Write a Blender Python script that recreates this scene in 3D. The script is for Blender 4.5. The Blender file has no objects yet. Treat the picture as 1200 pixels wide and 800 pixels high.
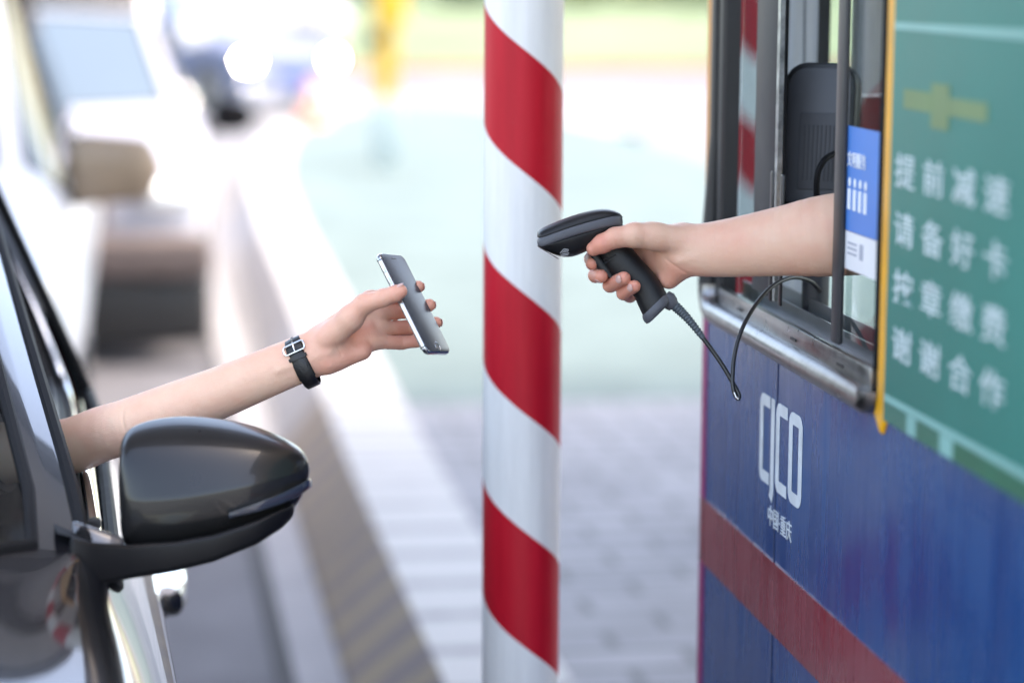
import bpy, bmesh, math, random
import numpy as np
from mathutils import Vector, Matrix
random.seed(7); RNG = np.random.default_rng(7)
S = bpy.context.scene
COL = S.collection

# ------------------------------------------------------------------ camera maths
F, CH = 2833.0, 1.68            # focal length in photograph pixels, camera height
def _rz(a):
    c, s = math.cos(a), math.sin(a); return np.array([[c, -s, 0], [s, c, 0], [0, 0, 1.]])
def _rx(a):
    c, s = math.cos(a), math.sin(a); return np.array([[1., 0, 0], [0, c, -s], [0, s, c]])
YAW, PIT, ROLL = math.radians(9.03), math.radians(8.65), math.radians(0.30)
CR = _rz(-YAW) @ _rx(math.pi / 2 - PIT) @ _rz(ROLL)
CC = np.array([0, 0, CH])
FWD, RIGHT, UP = -CR[:, 2], CR[:, 0], CR[:, 1]
def P(px, py, d):
    """place in the scene seen at a pixel of the survey photograph, d metres away"""
    return CC + CR @ np.array([(px - 600) / F * d, (400 - py) / F * d, -d])
def onX(px, py, X):
    r = CR @ np.array([(px - 600) / F, (400 - py) / F, -1.]); return CC + r * (X / r[0])
def V3(p): return Vector((float(p[0]), float(p[1]), float(p[2])))

# ------------------------------------------------------------------ materials
MATS = {}
def nodes_of(name):
    m = bpy.data.materials.new(name); m.use_nodes = True
    nt = m.node_tree; b = nt.nodes['Principled BSDF']
    return m, nt, b
def N(nt, typ, **kw):
    n = nt.nodes.new(typ)
    for k, v in kw.items():
        if k in n.inputs: n.inputs[k].default_value = v
        else: setattr(n, k, v)
    return n
def mat(name, col, rough=.5, metal=0., var=.12, scale=12., bump=0., bscale=200., coat=0., stretch=(1, 1, 1), spec=None, rvar=.08, sss=0., emit=None, estr=0.):
    if name in MATS: return MATS[name]
    m, nt, b = nodes_of(name); L = nt.links.new
    tc = N(nt, 'ShaderNodeTexCoord'); mp = N(nt, 'ShaderNodeMapping'); mp.inputs['Scale'].default_value = stretch
    L(tc.outputs['Object'], mp.inputs['Vector'])
    nz = N(nt, 'ShaderNodeTexNoise', Scale=scale, Detail=6., Roughness=.6); L(mp.outputs[0], nz.inputs['Vector'])
    cr = N(nt, 'ShaderNodeValToRGB')
    c = np.array(col[:3])
    cr.color_ramp.elements[0].color = (*np.clip(c * (1 - var), 0, 1), 1); cr.color_ramp.elements[0].position = .3
    cr.color_ramp.elements[1].color = (*np.clip(c * (1 + var), 0, 1), 1); cr.color_ramp.elements[1].position = .7
    L(nz.outputs['Fac'], cr.inputs[0]); L(cr.outputs[0], b.inputs['Base Color'])
    mr = N(nt, 'ShaderNodeMapRange'); mr.inputs['To Min'].default_value = max(0, rough - rvar); mr.inputs['To Max'].default_value = min(1, rough + rvar)
    L(nz.outputs['Fac'], mr.inputs['Value']); L(mr.outputs[0], b.inputs['Roughness'])
    b.inputs['Metallic'].default_value = metal
    if coat: b.inputs['Coat Weight'].default_value = coat; b.inputs['Coat Roughness'].default_value = .03
    if spec is not None: b.inputs['Specular IOR Level'].default_value = spec
    if emit: b.inputs['Emission Color'].default_value = (*emit, 1); b.inputs['Emission Strength'].default_value = estr
    if bump:
        n2 = N(nt, 'ShaderNodeTexNoise', Scale=bscale, Detail=4.); L(tc.outputs['Object'], n2.inputs['Vector'])
        bp = N(nt, 'ShaderNodeBump', Strength=bump, Distance=.002); L(n2.outputs['Fac'], bp.inputs['Height']); L(bp.outputs[0], b.inputs['Normal'])
    MATS[name] = m; return m

def glass(name, tint=(.9, .93, .95), through=.9, rough=.02, ior=1.5):
    """thin pane: clear with a Fresnel mirror reflection"""
    if name in MATS: return MATS[name]
    m = bpy.data.materials.new(name); m.use_nodes = True; nt = m.node_tree; nt.nodes.clear(); L = nt.links.new
    o = N(nt, 'ShaderNodeOutputMaterial'); tr = N(nt, 'ShaderNodeBsdfTransparent'); gl = N(nt, 'ShaderNodeBsdfGlossy')
    tr.inputs['Color'].default_value = (*[t * through for t in tint], 1); gl.inputs['Roughness'].default_value = rough
    fr = N(nt, 'ShaderNodeFresnel', IOR=ior); mx = N(nt, 'ShaderNodeMixShader')
    ge = N(nt, 'ShaderNodeNewGeometry'); iv = N(nt, 'ShaderNodeMath', operation='SUBTRACT'); iv.inputs[0].default_value = 1
    L(ge.outputs['Backfacing'], iv.inputs[1])
    mu = N(nt, 'ShaderNodeMath', operation='MULTIPLY'); L(fr.outputs[0], mu.inputs[0]); L(iv.outputs[0], mu.inputs[1])
    L(mu.outputs[0], mx.inputs[0]); L(tr.outputs[0], mx.inputs[1]); L(gl.outputs[0], mx.inputs[2]); L(mx.outputs[0], o.inputs['Surface'])
    MATS[name] = m; return m

# ------------------------------------------------------------------ object helpers
def tag(o, label=None, cat=None, group=None, kind=None):
    if label: o['label'] = label
    if cat: o['category'] = cat
    if group: o['group'] = group
    if kind: o['kind'] = kind
    return o
def empty(name, loc):
    o = bpy.data.objects.new(name, None); COL.objects.link(o); o.location = V3(loc); o.empty_display_size = .1
    return o
def base_of(o):
    p = np.zeros(3)
    while o is not None: p += np.array(o.location); o = o.parent
    return p
def link_mesh(name, me, m=None, parent=None, smooth=True):
    o = bpy.data.objects.new(name, me); COL.objects.link(o)
    if parent is not None: o.parent = parent
    if m is not None:
        me.materials.clear(); me.materials.append(m)
    if smooth:
        me.polygons.foreach_set('use_smooth', [True] * len(me.polygons))
    return o
def auto_smooth(me, ang=40):
    """sharp edges where faces meet at more than ang degrees"""
    bm = bmesh.new(); bm.from_mesh(me); a = math.radians(ang)
    for e in bm.edges:
        e.smooth = not (len(e.link_faces) != 2 or e.calc_face_angle(0) > a)
    for f in bm.faces: f.smooth = True
    bm.to_mesh(me); bm.free()

class MB:
    """collects shapes given in world coordinates; build() links them as ONE mesh"""
    def __init__(s): s.v = []; s.f = []
    def add(s, vs, fs):
        n = len(s.v); s.v += [tuple(map(float, v)) for v in vs]; s.f += [tuple(i + n for i in f) for f in fs]; return s
    def box(s, a, b):
        (x0, y0, z0), (x1, y1, z1) = a, b
        return s.add([(x0, y0, z0), (x1, y0, z0), (x1, y1, z0), (x0, y1, z0), (x0, y0, z1), (x1, y0, z1), (x1, y1, z1), (x0, y1, z1)],
                     [(0, 3, 2, 1), (4, 5, 6, 7), (0, 1, 5, 4), (1, 2, 6, 5), (2, 3, 7, 6), (3, 0, 4, 7)])
    def obox(s, c, ax, h):
        """oriented box: centre, three axes, three half sizes"""
        c = np.array(c); vs = []
        for sx, sy, sz in ((-1, -1, -1), (1, -1, -1), (1, 1, -1), (-1, 1, -1), (-1, -1, 1), (1, -1, 1), (1, 1, 1), (-1, 1, 1)):
            vs.append(c + np.array(ax[0]) * h[0] * sx + np.array(ax[1]) * h[1] * sy + np.array(ax[2]) * h[2] * sz)
        return s.add(vs, [(0, 3, 2, 1), (4, 5, 6, 7), (0, 1, 5, 4), (1, 2, 6, 5), (2, 3, 7, 6), (3, 0, 4, 7)])
    def loft(s, rings, caps=True, closed=True):
        n = len(rings[0]); vs = [p for r in rings for p in r]; fs = []
        for i in range(len(rings) - 1):
            for j in range(n if closed else n - 1):
                k = (j + 1) % n; fs.append((i * n + j, i * n + k, (i + 1) * n + k, (i + 1) * n + j))
        if caps and closed:
            fs.append(tuple(range(n - 1, -1, -1))); fs.append(tuple((len(rings) - 1) * n + j for j in range(n)))
        return s.add(vs, fs)
    def tube(s, pts, r, n=12, caps=True, flat=1.0, up=None):
        pts = [np.array(p, float) for p in pts]; rs = r if hasattr(r, '__len__') else [r] * len(pts)
        rings = []; u = None
        for i, p in enumerate(pts):
            t = pts[min(i + 1, len(pts) - 1)] - pts[max(i - 1, 0)]; t /= np.linalg.norm(t) + 1e-9
            if u is None:
                ref = np.array(up, float) if up is not None else (np.array([0, 0, 1.]) if abs(t[2]) < .9 else np.array([1., 0, 0]))
                u = ref - t * ref.dot(t)
            else: u = u - t * u.dot(t)
            u /= np.linalg.norm(u); w = np.cross(t, u)
            rings.append([p + rs[i] * (u * math.cos(a) + flat * w * math.sin(a)) for a in np.arange(n) * 2 * math.pi / n])
        return s.loft(rings, caps)
    def cyl(s, a, b, r, n=24): return s.tube([a, b], r, n)
    def ball(s, c, ax, h, nu=16, nv=10):
        rings = []
        for i in range(nv + 1):
            th = math.pi * i / nv; th = min(max(th, .02), math.pi - .02)
            rings.append([np.array(c) + np.array(ax[0]) * h[0] * math.sin(th) * math.cos(p) + np.array(ax[1]) * h[1] * math.sin(th) * math.sin(p) + np.array(ax[2]) * h[2] * math.cos(th)
                          for p in np.arange(nu) * 2 * math.pi / nu])
        return s.loft(rings)
    def prism(s, poly, ax, d):
        """polygon (3D points) swept by vector ax*d"""
        n = len(poly); a = np.array(ax) * d
        vs = [np.array(p) for p in poly] + [np.array(p) + a for p in poly]
        return s.add(vs, [tuple(range(n - 1, -1, -1)), tuple(range(n, 2 * n))] + [(i, (i + 1) % n, n + (i + 1) % n, n + i) for i in range(n)])
    def build(s, name, m, parent=None, smooth=True, ang=40, bevel=0., seg=2):
        o0 = base_of(parent) if parent is not None else np.zeros(3)
        me = bpy.data.meshes.new(name); me.from_pydata([tuple(np.array(v) - o0) for v in s.v], [], s.f)
        bm = bmesh.new(); bm.from_mesh(me); bmesh.ops.recalc_face_normals(bm, faces=bm.faces)
        if bevel:
            es = [e for e in bm.edges if len(e.link_faces) == 2 and e.calc_face_angle(0) > math.radians(35)]
            bmesh.ops.bevel(bm, geom=es, offset=bevel, segments=seg, affect='EDGES', profile=.5, clamp_overlap=True)
        bm.to_mesh(me); bm.free()
        o = link_mesh(name, me, m, parent, smooth=False)
        if smooth: auto_smooth(me, ang)
        return o
def catmull(pts, n=8):
    pts = [np.array(p, float) for p in pts]; q = [2 * pts[0] - pts[1]] + pts + [2 * pts[-1] - pts[-2]]; out = []
    for i in range(1, len(q) - 2):
        for k in range(n):
            t = k / n; a, b, c, d = q[i - 1:i + 3]
            out.append(.5 * (2 * b + (c - a) * t + (2 * a - 5 * b + 4 * c - d) * t * t + (3 * b - a - 3 * c + d) * t ** 3))
    out.append(pts[-1]); return out
def superring(c, u, v, a, b, e=2.5, n=32):
    out = []
    for t in np.arange(n) * 2 * math.pi / n:
        ct, st = math.cos(t), math.sin(t)
        out.append(np.array(c) + np.array(u) * a * math.copysign(abs(ct) ** (2 / e), ct) + np.array(v) * b * math.copysign(abs(st) ** (2 / e), st))
    return out
def text_mesh(body, size, origin, xdir, ydir, name, m, parent, sx=1., extrude=.0004, bold=0.):
    cu = bpy.data.curves.new('t', 'FONT'); cu.body = body; cu.size = size; cu.extrude = extrude; cu.offset = bold; cu.resolution_u = 3
    to = bpy.data.objects.new('t', cu); COL.objects.link(to)
    dg = bpy.context.evaluated_depsgraph_get(); dg.update()
    me = bpy.data.meshes.new_from_object(to.evaluated_get(dg)); bpy.data.objects.remove(to); bpy.data.curves.remove(cu)
    x, y = np.array(xdir, float), np.array(ydir, float); z = np.cross(x, y); o0 = base_of(parent) if parent else np.zeros(3)
    for v in me.vertices:
        p = np.array(origin) + x * v.co.x * sx + y * v.co.y + z * v.co.z - o0; v.co = V3(p)
    me.name = name
    return link_mesh(name, me, m, parent, smooth=False)

# ------------------------------------------------------------------ organic bodies: blended round cones, meshed by surface nets
def surface_nets(f, o, h):
    s = f < 0
    c = [s[i:i + s.shape[0] - 1, j:j + s.shape[1] - 1, k:k + s.shape[2] - 1] for i in (0, 1) for j in (0, 1) for k in (0, 1)]
    al = np.logical_and.reduce(c); an = np.logical_or.reduce(c); mask = an & ~al
    I = np.argwhere(mask); idx = -np.ones(mask.shape, np.int64); idx[mask] = np.arange(len(I))
    acc = np.zeros((len(I), 3)); cnt = np.zeros(len(I))
    cs = [np.array((i, j, k)) for i in (0, 1) for j in (0, 1) for k in (0, 1)]
    for a in cs:
        for ax in range(3):
            if a[ax] == 0:
                b = a.copy(); b[ax] = 1
                fa = f[tuple((I + a).T)]; fb = f[tuple((I + b).T)]; x = (fa < 0) != (fb < 0)
                t = np.where(x, fa / np.where(np.abs(fa - fb) < 1e-12, 1, fa - fb), 0)
                acc += np.where(x[:, None], a + (b - a) * t[:, None], 0); cnt += x
    verts = o + h * (I + acc / cnt[:, None]); quads = []
    for ax in range(3):
        u, v = [k for k in range(3) if k != ax]
        if ax == 1: u, v = 2, 0
        sl0 = [slice(None)] * 3; sl1 = [slice(None)] * 3; sl0[ax] = slice(0, -1); sl1[ax] = slice(1, None)
        s0, s1 = s[tuple(sl0)], s[tuple(sl1)]; E = np.argwhere(s0 != s1)
        E = E[(E[:, u] > 0) & (E[:, v] > 0) & (E[:, u] < s.shape[u] - 1) & (E[:, v] < s.shape[v] - 1)]
        eu = np.zeros(3, int); eu[u] = 1; ev = np.zeros(3, int); ev[v] = 1
        q = np.stack([idx[tuple((E - eu - ev).T)], idx[tuple((E - ev).T)], idx[tuple(E.T)], idx[tuple((E - eu).T)]], 1)
        fl = s0[tuple(E.T)]; q[~fl] = q[~fl][:, ::-1]; quads.append(q)
    return verts, np.concatenate(quads)
def smin(a, b, k):
    h = np.maximum(k - np.abs(a - b), 0) / k; return np.minimum(a, b) - h * h * k * .25
class Flesh:
    def __init__(s): s.p = []; s.cr = []; s.lb = []
    def limb(s, pts, wid, thk, axis, g='palm', k=.006, red=0.): s.lb.append(([np.array(p, float) for p in pts], list(wid), list(thk), np.array(axis, float), g, k, red))
    def cone(s, a, b, ra, rb, g='palm', k=.008, red=0.): s.p.append((np.array(a, float), np.array(b, float), ra, rb, g, k, red))
    def chain(s, pts, rs, g, k=.004, reds=None):
        for i in range(len(pts) - 1):
            s.cone(pts[i], pts[i + 1], rs[i], rs[i + 1], g, k, 0 if reds is None else reds[i])
    def crease(s, c, n, rad, amp=.0007, w=.0012): s.cr.append((np.array(c, float), np.array(n, float) / np.linalg.norm(n), rad, amp, w))
    def mesh(s, name, m, parent, h=.00125, kf=.0009, kp=.007):
        allp = s.p + [(l[0][i], l[0][i + 1], max(l[1][i:i + 2]), max(l[1][i:i + 2])) for l in s.lb for i in range(len(l[0]) - 1)]
        lo = np.min([np.minimum(p[0], p[1]) - max(p[2], p[3]) for p in allp], 0) - .008
        hi = np.max([np.maximum(p[0], p[1]) + max(p[2], p[3]) for p in allp], 0) + .008
        n = np.ceil((hi - lo) / h).astype(int) + 1
        fields = {}; red = np.zeros(n, np.float32); wsum = np.full(n, 1e-4, np.float32)
        for a, b, ra, rb, g, k, rd in s.p:
            if g not in fields: fields[g] = np.full(n, .03, np.float32)
            R = max(ra, rb) + .016
            i0 = np.maximum(((np.minimum(a, b) - R - lo) / h).astype(int), 0); i1 = np.minimum(((np.maximum(a, b) + R - lo) / h).astype(int) + 2, n)
            sl = tuple(slice(x, y) for x, y in zip(i0, i1))
            G = [(lo[q] + h * np.arange(i0[q], i1[q])).astype(np.float32) for q in range(3)]
            X, Y, Z = np.meshgrid(*G, indexing='ij', sparse=True)
            ab = b - a; L2 = max(ab.dot(ab), 1e-9)
            t = np.clip(((X - a[0]) * ab[0] + (Y - a[1]) * ab[1] + (Z - a[2]) * ab[2]) / L2, 0, 1)
            d = np.sqrt((X - a[0] - t * ab[0]) ** 2 + (Y - a[1] - t * ab[1]) ** 2 + (Z - a[2] - t * ab[2]) ** 2) - (ra + (rb - ra) * t)
            fields[g][sl] = smin(fields[g][sl], d, k)
            w = np.exp(-np.clip(d, 0, .05) / .004); red[sl] += w * rd; wsum[sl] += w
        for pts, wid, thk, axis, g, k, rd in s.lb:
            F_ = np.full(n, .03, np.float32)
            for i in range(len(pts) - 1):
                a, b = pts[i], pts[i + 1]; R = max(wid[i:i + 2]) + .016
                i0 = np.maximum(((np.minimum(a, b) - R - lo) / h).astype(int), 0); i1 = np.minimum(((np.maximum(a, b) + R - lo) / h).astype(int) + 2, n)
                sl = tuple(slice(x, y) for x, y in zip(i0, i1)); G = [(lo[q] + h * np.arange(i0[q], i1[q])).astype(np.float32) for q in range(3)]
                X, Y, Z = np.meshgrid(*G, indexing='ij', sparse=True); ab = b - a; L2 = max(ab.dot(ab), 1e-9); u = ab / math.sqrt(L2); nd = axis - u * axis.dot(u); nd /= np.linalg.norm(nd)
                t = np.clip(((X - a[0]) * ab[0] + (Y - a[1]) * ab[1] + (Z - a[2]) * ab[2]) / L2, 0, 1)
                qx, qy, qz = X - a[0] - t * ab[0], Y - a[1] - t * ab[1], Z - a[2] - t * ab[2]
                qd = qx * nd[0] + qy * nd[1] + qz * nd[2]; r2 = qx * qx + qy * qy + qz * qz; w_ = wid[i] + (wid[i + 1] - wid[i]) * t; k_ = thk[i] + (thk[i + 1] - thk[i]) * t
                e = np.sqrt(np.maximum(r2 - qd * qd, 0) / (w_ * w_) + qd * qd / (k_ * k_)); F_[sl] = np.minimum(F_[sl], (e - 1) * np.minimum(w_, k_))
            if g not in fields: fields[g] = np.full(n, .03, np.float32)
            fields[g] = smin(fields[g], F_, k)
        tot = None; pal = fields.pop('palm')
        for g, f in fields.items():
            tot = f if tot is None else smin(tot, f, kf)
        f = pal if tot is None else smin(pal, tot, kp)
        for c, nn, rad, amp, w in s.cr:
            i0 = np.maximum(((c - rad - lo) / h).astype(int), 0); i1 = np.minimum(((c + rad - lo) / h).astype(int) + 2, n)
            sl = tuple(slice(x, y) for x, y in zip(i0, i1))
            G = [lo[q] + h * np.arange(i0[q], i1[q]) for q in range(3)]
            X, Y, Z = np.meshgrid(*G, indexing='ij', sparse=True)
            pl = (X - c[0]) * nn[0] + (Y - c[1]) * nn[1] + (Z - c[2]) * nn[2]
            rr = np.sqrt((X - c[0]) ** 2 + (Y - c[1]) ** 2 + (Z - c[2]) ** 2)
            f[sl] = f[sl] + amp * np.exp(-(pl / w) ** 2) * np.clip((rad - rr) / (rad * .3), 0, 1)
        v, q = surface_nets(f.astype(np.float64), lo, h)
        ii = np.clip(((v - lo) / h).round().astype(int), 0, n - 1)
        rv = (red / wsum)[tuple(ii.T)]
        o0 = base_of(parent) if parent is not None else np.zeros(3)
        me = bpy.data.meshes.new(name); me.from_pydata((v - o0).tolist(), [], q.tolist())
        at = me.attributes.new('flush', 'FLOAT', 'POINT'); at.data.foreach_set('value', rv.astype(np.float32))
        bm = bmesh.new(); bm.from_mesh(me)
        for _ in range(2): bmesh.ops.smooth_vert(bm, verts=bm.verts, factor=.5, use_axis_x=True, use_axis_y=True, use_axis_z=True)
        bmesh.ops.recalc_face_normals(bm, faces=bm.faces); bm.to_mesh(me); bm.free()
        return link_mesh(name, me, m, parent)
def skin_mat(name, base, red):
    m, nt, b = nodes_of(name); L = nt.links.new
    tc = N(nt, 'ShaderNodeTexCoord'); at = N(nt, 'ShaderNodeAttribute', attribute_name='flush')
    n1 = N(nt, 'ShaderNodeTexNoise', Scale=38., Detail=5.); L(tc.outputs['Object'], n1.inputs['Vector'])
    n0 = N(nt, 'ShaderNodeTexNoise', Scale=9., Detail=3.); L(tc.outputs['Object'], n0.inputs['Vector'])
    ad = N(nt, 'ShaderNodeMath', operation='MULTIPLY_ADD'); ad.inputs[1].default_value = .55; L(n1.outputs['Fac'], ad.inputs[0]); L(at.outputs['Fac'], ad.inputs[2])
    a2 = N(nt, 'ShaderNodeMath', operation='MULTIPLY_ADD'); a2.inputs[1].default_value = .85; L(n0.outputs['Fac'], a2.inputs[0]); L(ad.outputs[0], a2.inputs[2])
    sb = N(nt, 'ShaderNodeMapRange'); sb.inputs['From Min'].default_value = .50; sb.inputs['From Max'].default_value = 1.30; L(a2.outputs[0], sb.inputs['Value'])
    mx = N(nt, 'ShaderNodeMix', data_type='RGBA'); mx.inputs[6].default_value = (*base, 1); mx.inputs[7].default_value = (*red, 1)
    L(sb.outputs[0], mx.inputs[0]); L(mx.outputs[2], b.inputs['Base Color'])
    b.inputs['Subsurface Weight'].default_value = .18; b.inputs['Subsurface Radius'].default_value = (1., .35, .18); b.inputs['Subsurface Scale'].default_value = .006
    b.inputs['Roughness'].default_value = .46; b.inputs['Specular IOR Level'].default_value = .42
    vo = N(nt, 'ShaderNodeTexVoronoi', Scale=900.); L(tc.outputs['Object'], vo.inputs['Vector'])
    n2 = N(nt, 'ShaderNodeTexNoise', Scale=160., Detail=5.); L(tc.outputs['Object'], n2.inputs['Vector'])
    sm = N(nt, 'ShaderNodeMath', operation='MULTIPLY_ADD'); sm.inputs[1].default_value = .45; L(vo.outputs['Distance'], sm.inputs[0]); L(n2.outputs['Fac'], sm.inputs[2])
    bp = N(nt, 'ShaderNodeBump', Strength=.6, Distance=.001); L(sm.outputs[0], bp.inputs['Height']); L(bp.outputs[0], b.inputs['Normal'])
    return m

# ================================================================== THE SETTING
XB = .8126                       # street face of the booth
def strip_sheet(name, m, x0, x1, y0, y1, z, kind='structure'):
    mb = MB(); mb.add([(x0, y0, z), (x1, y0, z), (x1, y1, z), (x0, y1, z)], [(0, 1, 2, 3)])
    o = mb.build(name, m, smooth=False); o['kind'] = kind; return o
concrete = mat('sunlit_concrete', (.19, .19, .20), .9, spec=.1, var=.2, scale=.45, bump=.2, bscale=60)
g = strip_sheet('ground', concrete, -300, 300, -200, 500, 0.)
asph = mat('lane_concrete', (.115, .115, .127), .75, spec=.25, var=.28, scale=2.2, bump=.4, bscale=90)
strip_sheet('road', asph, -3.3, .325, -30, 36, .004)
strip_sheet('gutter', mat('gutter_dirt', (.035, .034, .036), .8, var=.4, scale=6), .325, .372, -6, 24, .008)
strip_sheet('gutter_slab', mat('gutter_slab', (.27, .265, .275), .75, var=.15, scale=5), .372, .487, -6, 15, .012)

# the island: kerb line seen from above, straight past the booth and rounding off far away
left = catmull([(.64, -6), (.64, 0), (.64, 6), (.665, 8.5), (.72, 11.5), (.78, 15), (.92, 18.5), (1.38, 23.3), (2.2, 27.), (3.3, 28.6), (4.4, 27.2), (4.9, 23)], 8)
left = [tuple(p) for p in left]
def offset(path, d):
    out = []
    for i, p in enumerate(path):
        a = np.array(path[max(i - 1, 0)]); b = np.array(path[min(i + 1, len(path) - 1)]); t = (b - a) / np.linalg.norm(b - a)
        out.append(np.array(p) + d * np.array([-t[1], t[0]]))
    return out
ZI = .20
def ribbon(name, m, A, za, B, zb, kind='structure', vaxis=True):
    vs, fs = [], []
    n = len(A)
    for i in range(n): vs += [(A[i][0], A[i][1], za), (B[i][0], B[i][1], zb)]
    fs = [(2 * i, 2 * i + 1, 2 * i + 3, 2 * i + 2) for i in range(n - 1)]
    me = bpy.data.meshes.new(name); me.from_pydata(vs, [], fs)
    uv = me.uv_layers.new(name='UVMap'); L = [0.]
    for i in range(1, n): L.append(L[-1] + float(np.linalg.norm(np.array(A[i]) - np.array(A[i - 1]))))
    for p in me.polygons:
        for li in p.loop_indices:
            vi = me.loops[li].vertex_index; uv.data[li].uv = (vi % 2, L[vi // 2])
    o = link_mesh(name, me, m, None, smooth=False); o['kind'] = kind
    bm = bmesh.new(); bm.from_mesh(me); bmesh.ops.recalc_face_normals(bm, faces=bm.faces)
    if sum(f.normal.z for f in bm.faces) < 0: bmesh.ops.reverse_faces(bm, faces=bm.faces)
    bm.to_mesh(me); bm.free(); return o
def stripe_uv_mat(name, c0, c1, period, slant, duty=.5, wear=.5, rough=.7, soft=.04):
    m, nt, b = nodes_of(name); L = nt.links.new
    uv = N(nt, 'ShaderNodeUVMap'); sp = N(nt, 'ShaderNodeSeparateXYZ'); L(uv.outputs[0], sp.inputs[0])
    a = N(nt, 'ShaderNodeMath', operation='MULTIPLY_ADD'); a.inputs[1].default_value = slant; L(sp.outputs['X'], a.inputs[0]); L(sp.outputs['Y'], a.inputs[2])
    d = N(nt, 'ShaderNodeMath', operation='DIVIDE'); d.inputs[1].default_value = period; L(a.outputs[0], d.inputs[0])
    f = N(nt, 'ShaderNodeMath', operation='FRACT'); L(d.outputs[0], f.inputs[0])
    r = N(nt, 'ShaderNodeValToRGB'); e = r.color_ramp.elements
    e[0].position = 0; e[0].color = (0, 0, 0, 1); e[1].position = soft; e[1].color = (1, 1, 1, 1)
    q = e.new(duty); q.color = (1, 1, 1, 1); q = e.new(min(duty + soft, .999)); q.color = (0, 0, 0, 1); L(f.outputs[0], r.inputs[0])
    tc = N(nt, 'ShaderNodeTexCoord'); nz = N(nt, 'ShaderNodeTexNoise', Scale=9., Detail=8., Roughness=.7); L(tc.outputs['Object'], nz.inputs['Vector'])
    wr = N(nt, 'ShaderNodeMapRange'); wr.inputs['From Min'].default_value = .35; wr.inputs['From Max'].default_value = .65; wr.inputs['To Min'].default_value = 1 - wear; wr.inputs['To Max'].default_value = 1.
    L(nz.outputs['Fac'], wr.inputs['Value'])
    mu = N(nt, 'ShaderNodeMath', operation='MULTIPLY'); L(r.outputs[0], mu.inputs[0]); L(wr.outputs[0], mu.inputs[1])
    mx = N(nt, 'ShaderNodeMix', data_type='RGBA'); mx.inputs[6].default_value = (*c0, 1); mx.inputs[7].default_value = (*c1, 1)
    L(mu.outputs[0], mx.inputs[0]); L(mx.outputs[2], b.inputs['Base Color']); b.inputs['Roughness'].default_value = rough
    return m
nkb = max(i for i, p in enumerate(left) if p[1] < 8.6)
foot = offset(left, .15)          # outwards of the island
inner = offset(left, -.27)
ribbon('kerb', stripe_uv_mat('kerb_paint', (.20, .165, .155), (.34, .265, .16), .26, .22, .42, .55), foot[:nkb + 1], 0., left[:nkb + 1], ZI)
ribbon('plain_kerb', mat('pale_kerb', (.30, .29, .30), .8, var=.12, scale=4), foot[nkb:], 0., left[nkb:], ZI)
ribbon('kerb_edge', stripe_uv_mat('edge_tiles', (.38, .375, .365), (.14, .135, .14), .30, 0., .22, .5), left, ZI, inner, ZI)
def fill(name, m, pts, z):
    bm = bmesh.new(); vs = [bm.verts.new((p[0], p[1], z)) for p in pts]; fc = bm.faces.new(vs)
    bmesh.ops.triangulate(bm, faces=[fc]); 
    for f_ in bm.faces:
        if f_.normal.z < 0: f_.normal_flip()
    me = bpy.data.meshes.new(name); bm.to_mesh(me); bm.free(); o = link_mesh(name, me, m, None, False); o['kind'] = 'structure'; return o
# pavers
pm, nt, b = nodes_of('grey_pavers'); L = nt.links.new
tc = N(nt, 'ShaderNodeTexCoord'); mp = N(nt, 'ShaderNodeMapping'); L(tc.outputs['Object'], mp.inputs['Vector']); mp.inputs['Rotation'].default_value = (0, 0, math.radians(0))
br = N(nt, 'ShaderNodeTexBrick', Scale=1.); br.inputs['Brick Width'].default_value = .30; br.inputs['Row Height'].default_value = .15; br.inputs['Mortar Size'].default_value = .014
br.inputs['Color1'].default_value = (.235, .235, .25, 1); br.inputs['Color2'].default_value = (.195, .195, .212, 1); br.inputs['Mortar'].default_value = (.10, .10, .105, 1)
L(mp.outputs[0], br.inputs['Vector']); nz = N(nt, 'ShaderNodeTexNoise', Scale=3., Detail=8.); L(tc.outputs['Object'], nz.inputs['Vector'])
mx = N(nt, 'ShaderNodeMix', data_type='RGBA', blend_type='MULTIPLY'); mx.inputs[0].default_value = .5; L(br.outputs['Color'], mx.inputs[6])
cr = N(nt, 'ShaderNodeValToRGB'); cr.color_ramp.elements[0].position = .3; cr.color_ramp.elements[0].color = (.5, .5, .5, 1); cr.color_ramp.elements[1].position = .65; L(nz.outputs['Fac'], cr.inputs[0]); L(cr.outputs[0], mx.inputs[7])
L(mx.outputs[2], b.inputs['Base Color']); b.inputs['Roughness'].default_value = .7
near_i = [p for p in inner if p[1] <= 8.2]
fill('pavement', pm, [tuple(p) for p in near_i] + [(near_i[-1][0], 8.2), (4.9, 8.2), (4.9, -6)], ZI)
far_i = [p for p in inner if p[1] > 8.2]
teal = mat('pale_green_paint', (.122, .162, .160), .9, spec=.1, var=.16, scale=2.4, bump=.2, bscale=60)
fill('green_pavement', teal, [(near_i[-1][0], 8.2)] + [tuple(p) for p in far_i] + [(4.6, 22.8), (4.9, 8.2)], ZI)
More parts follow.
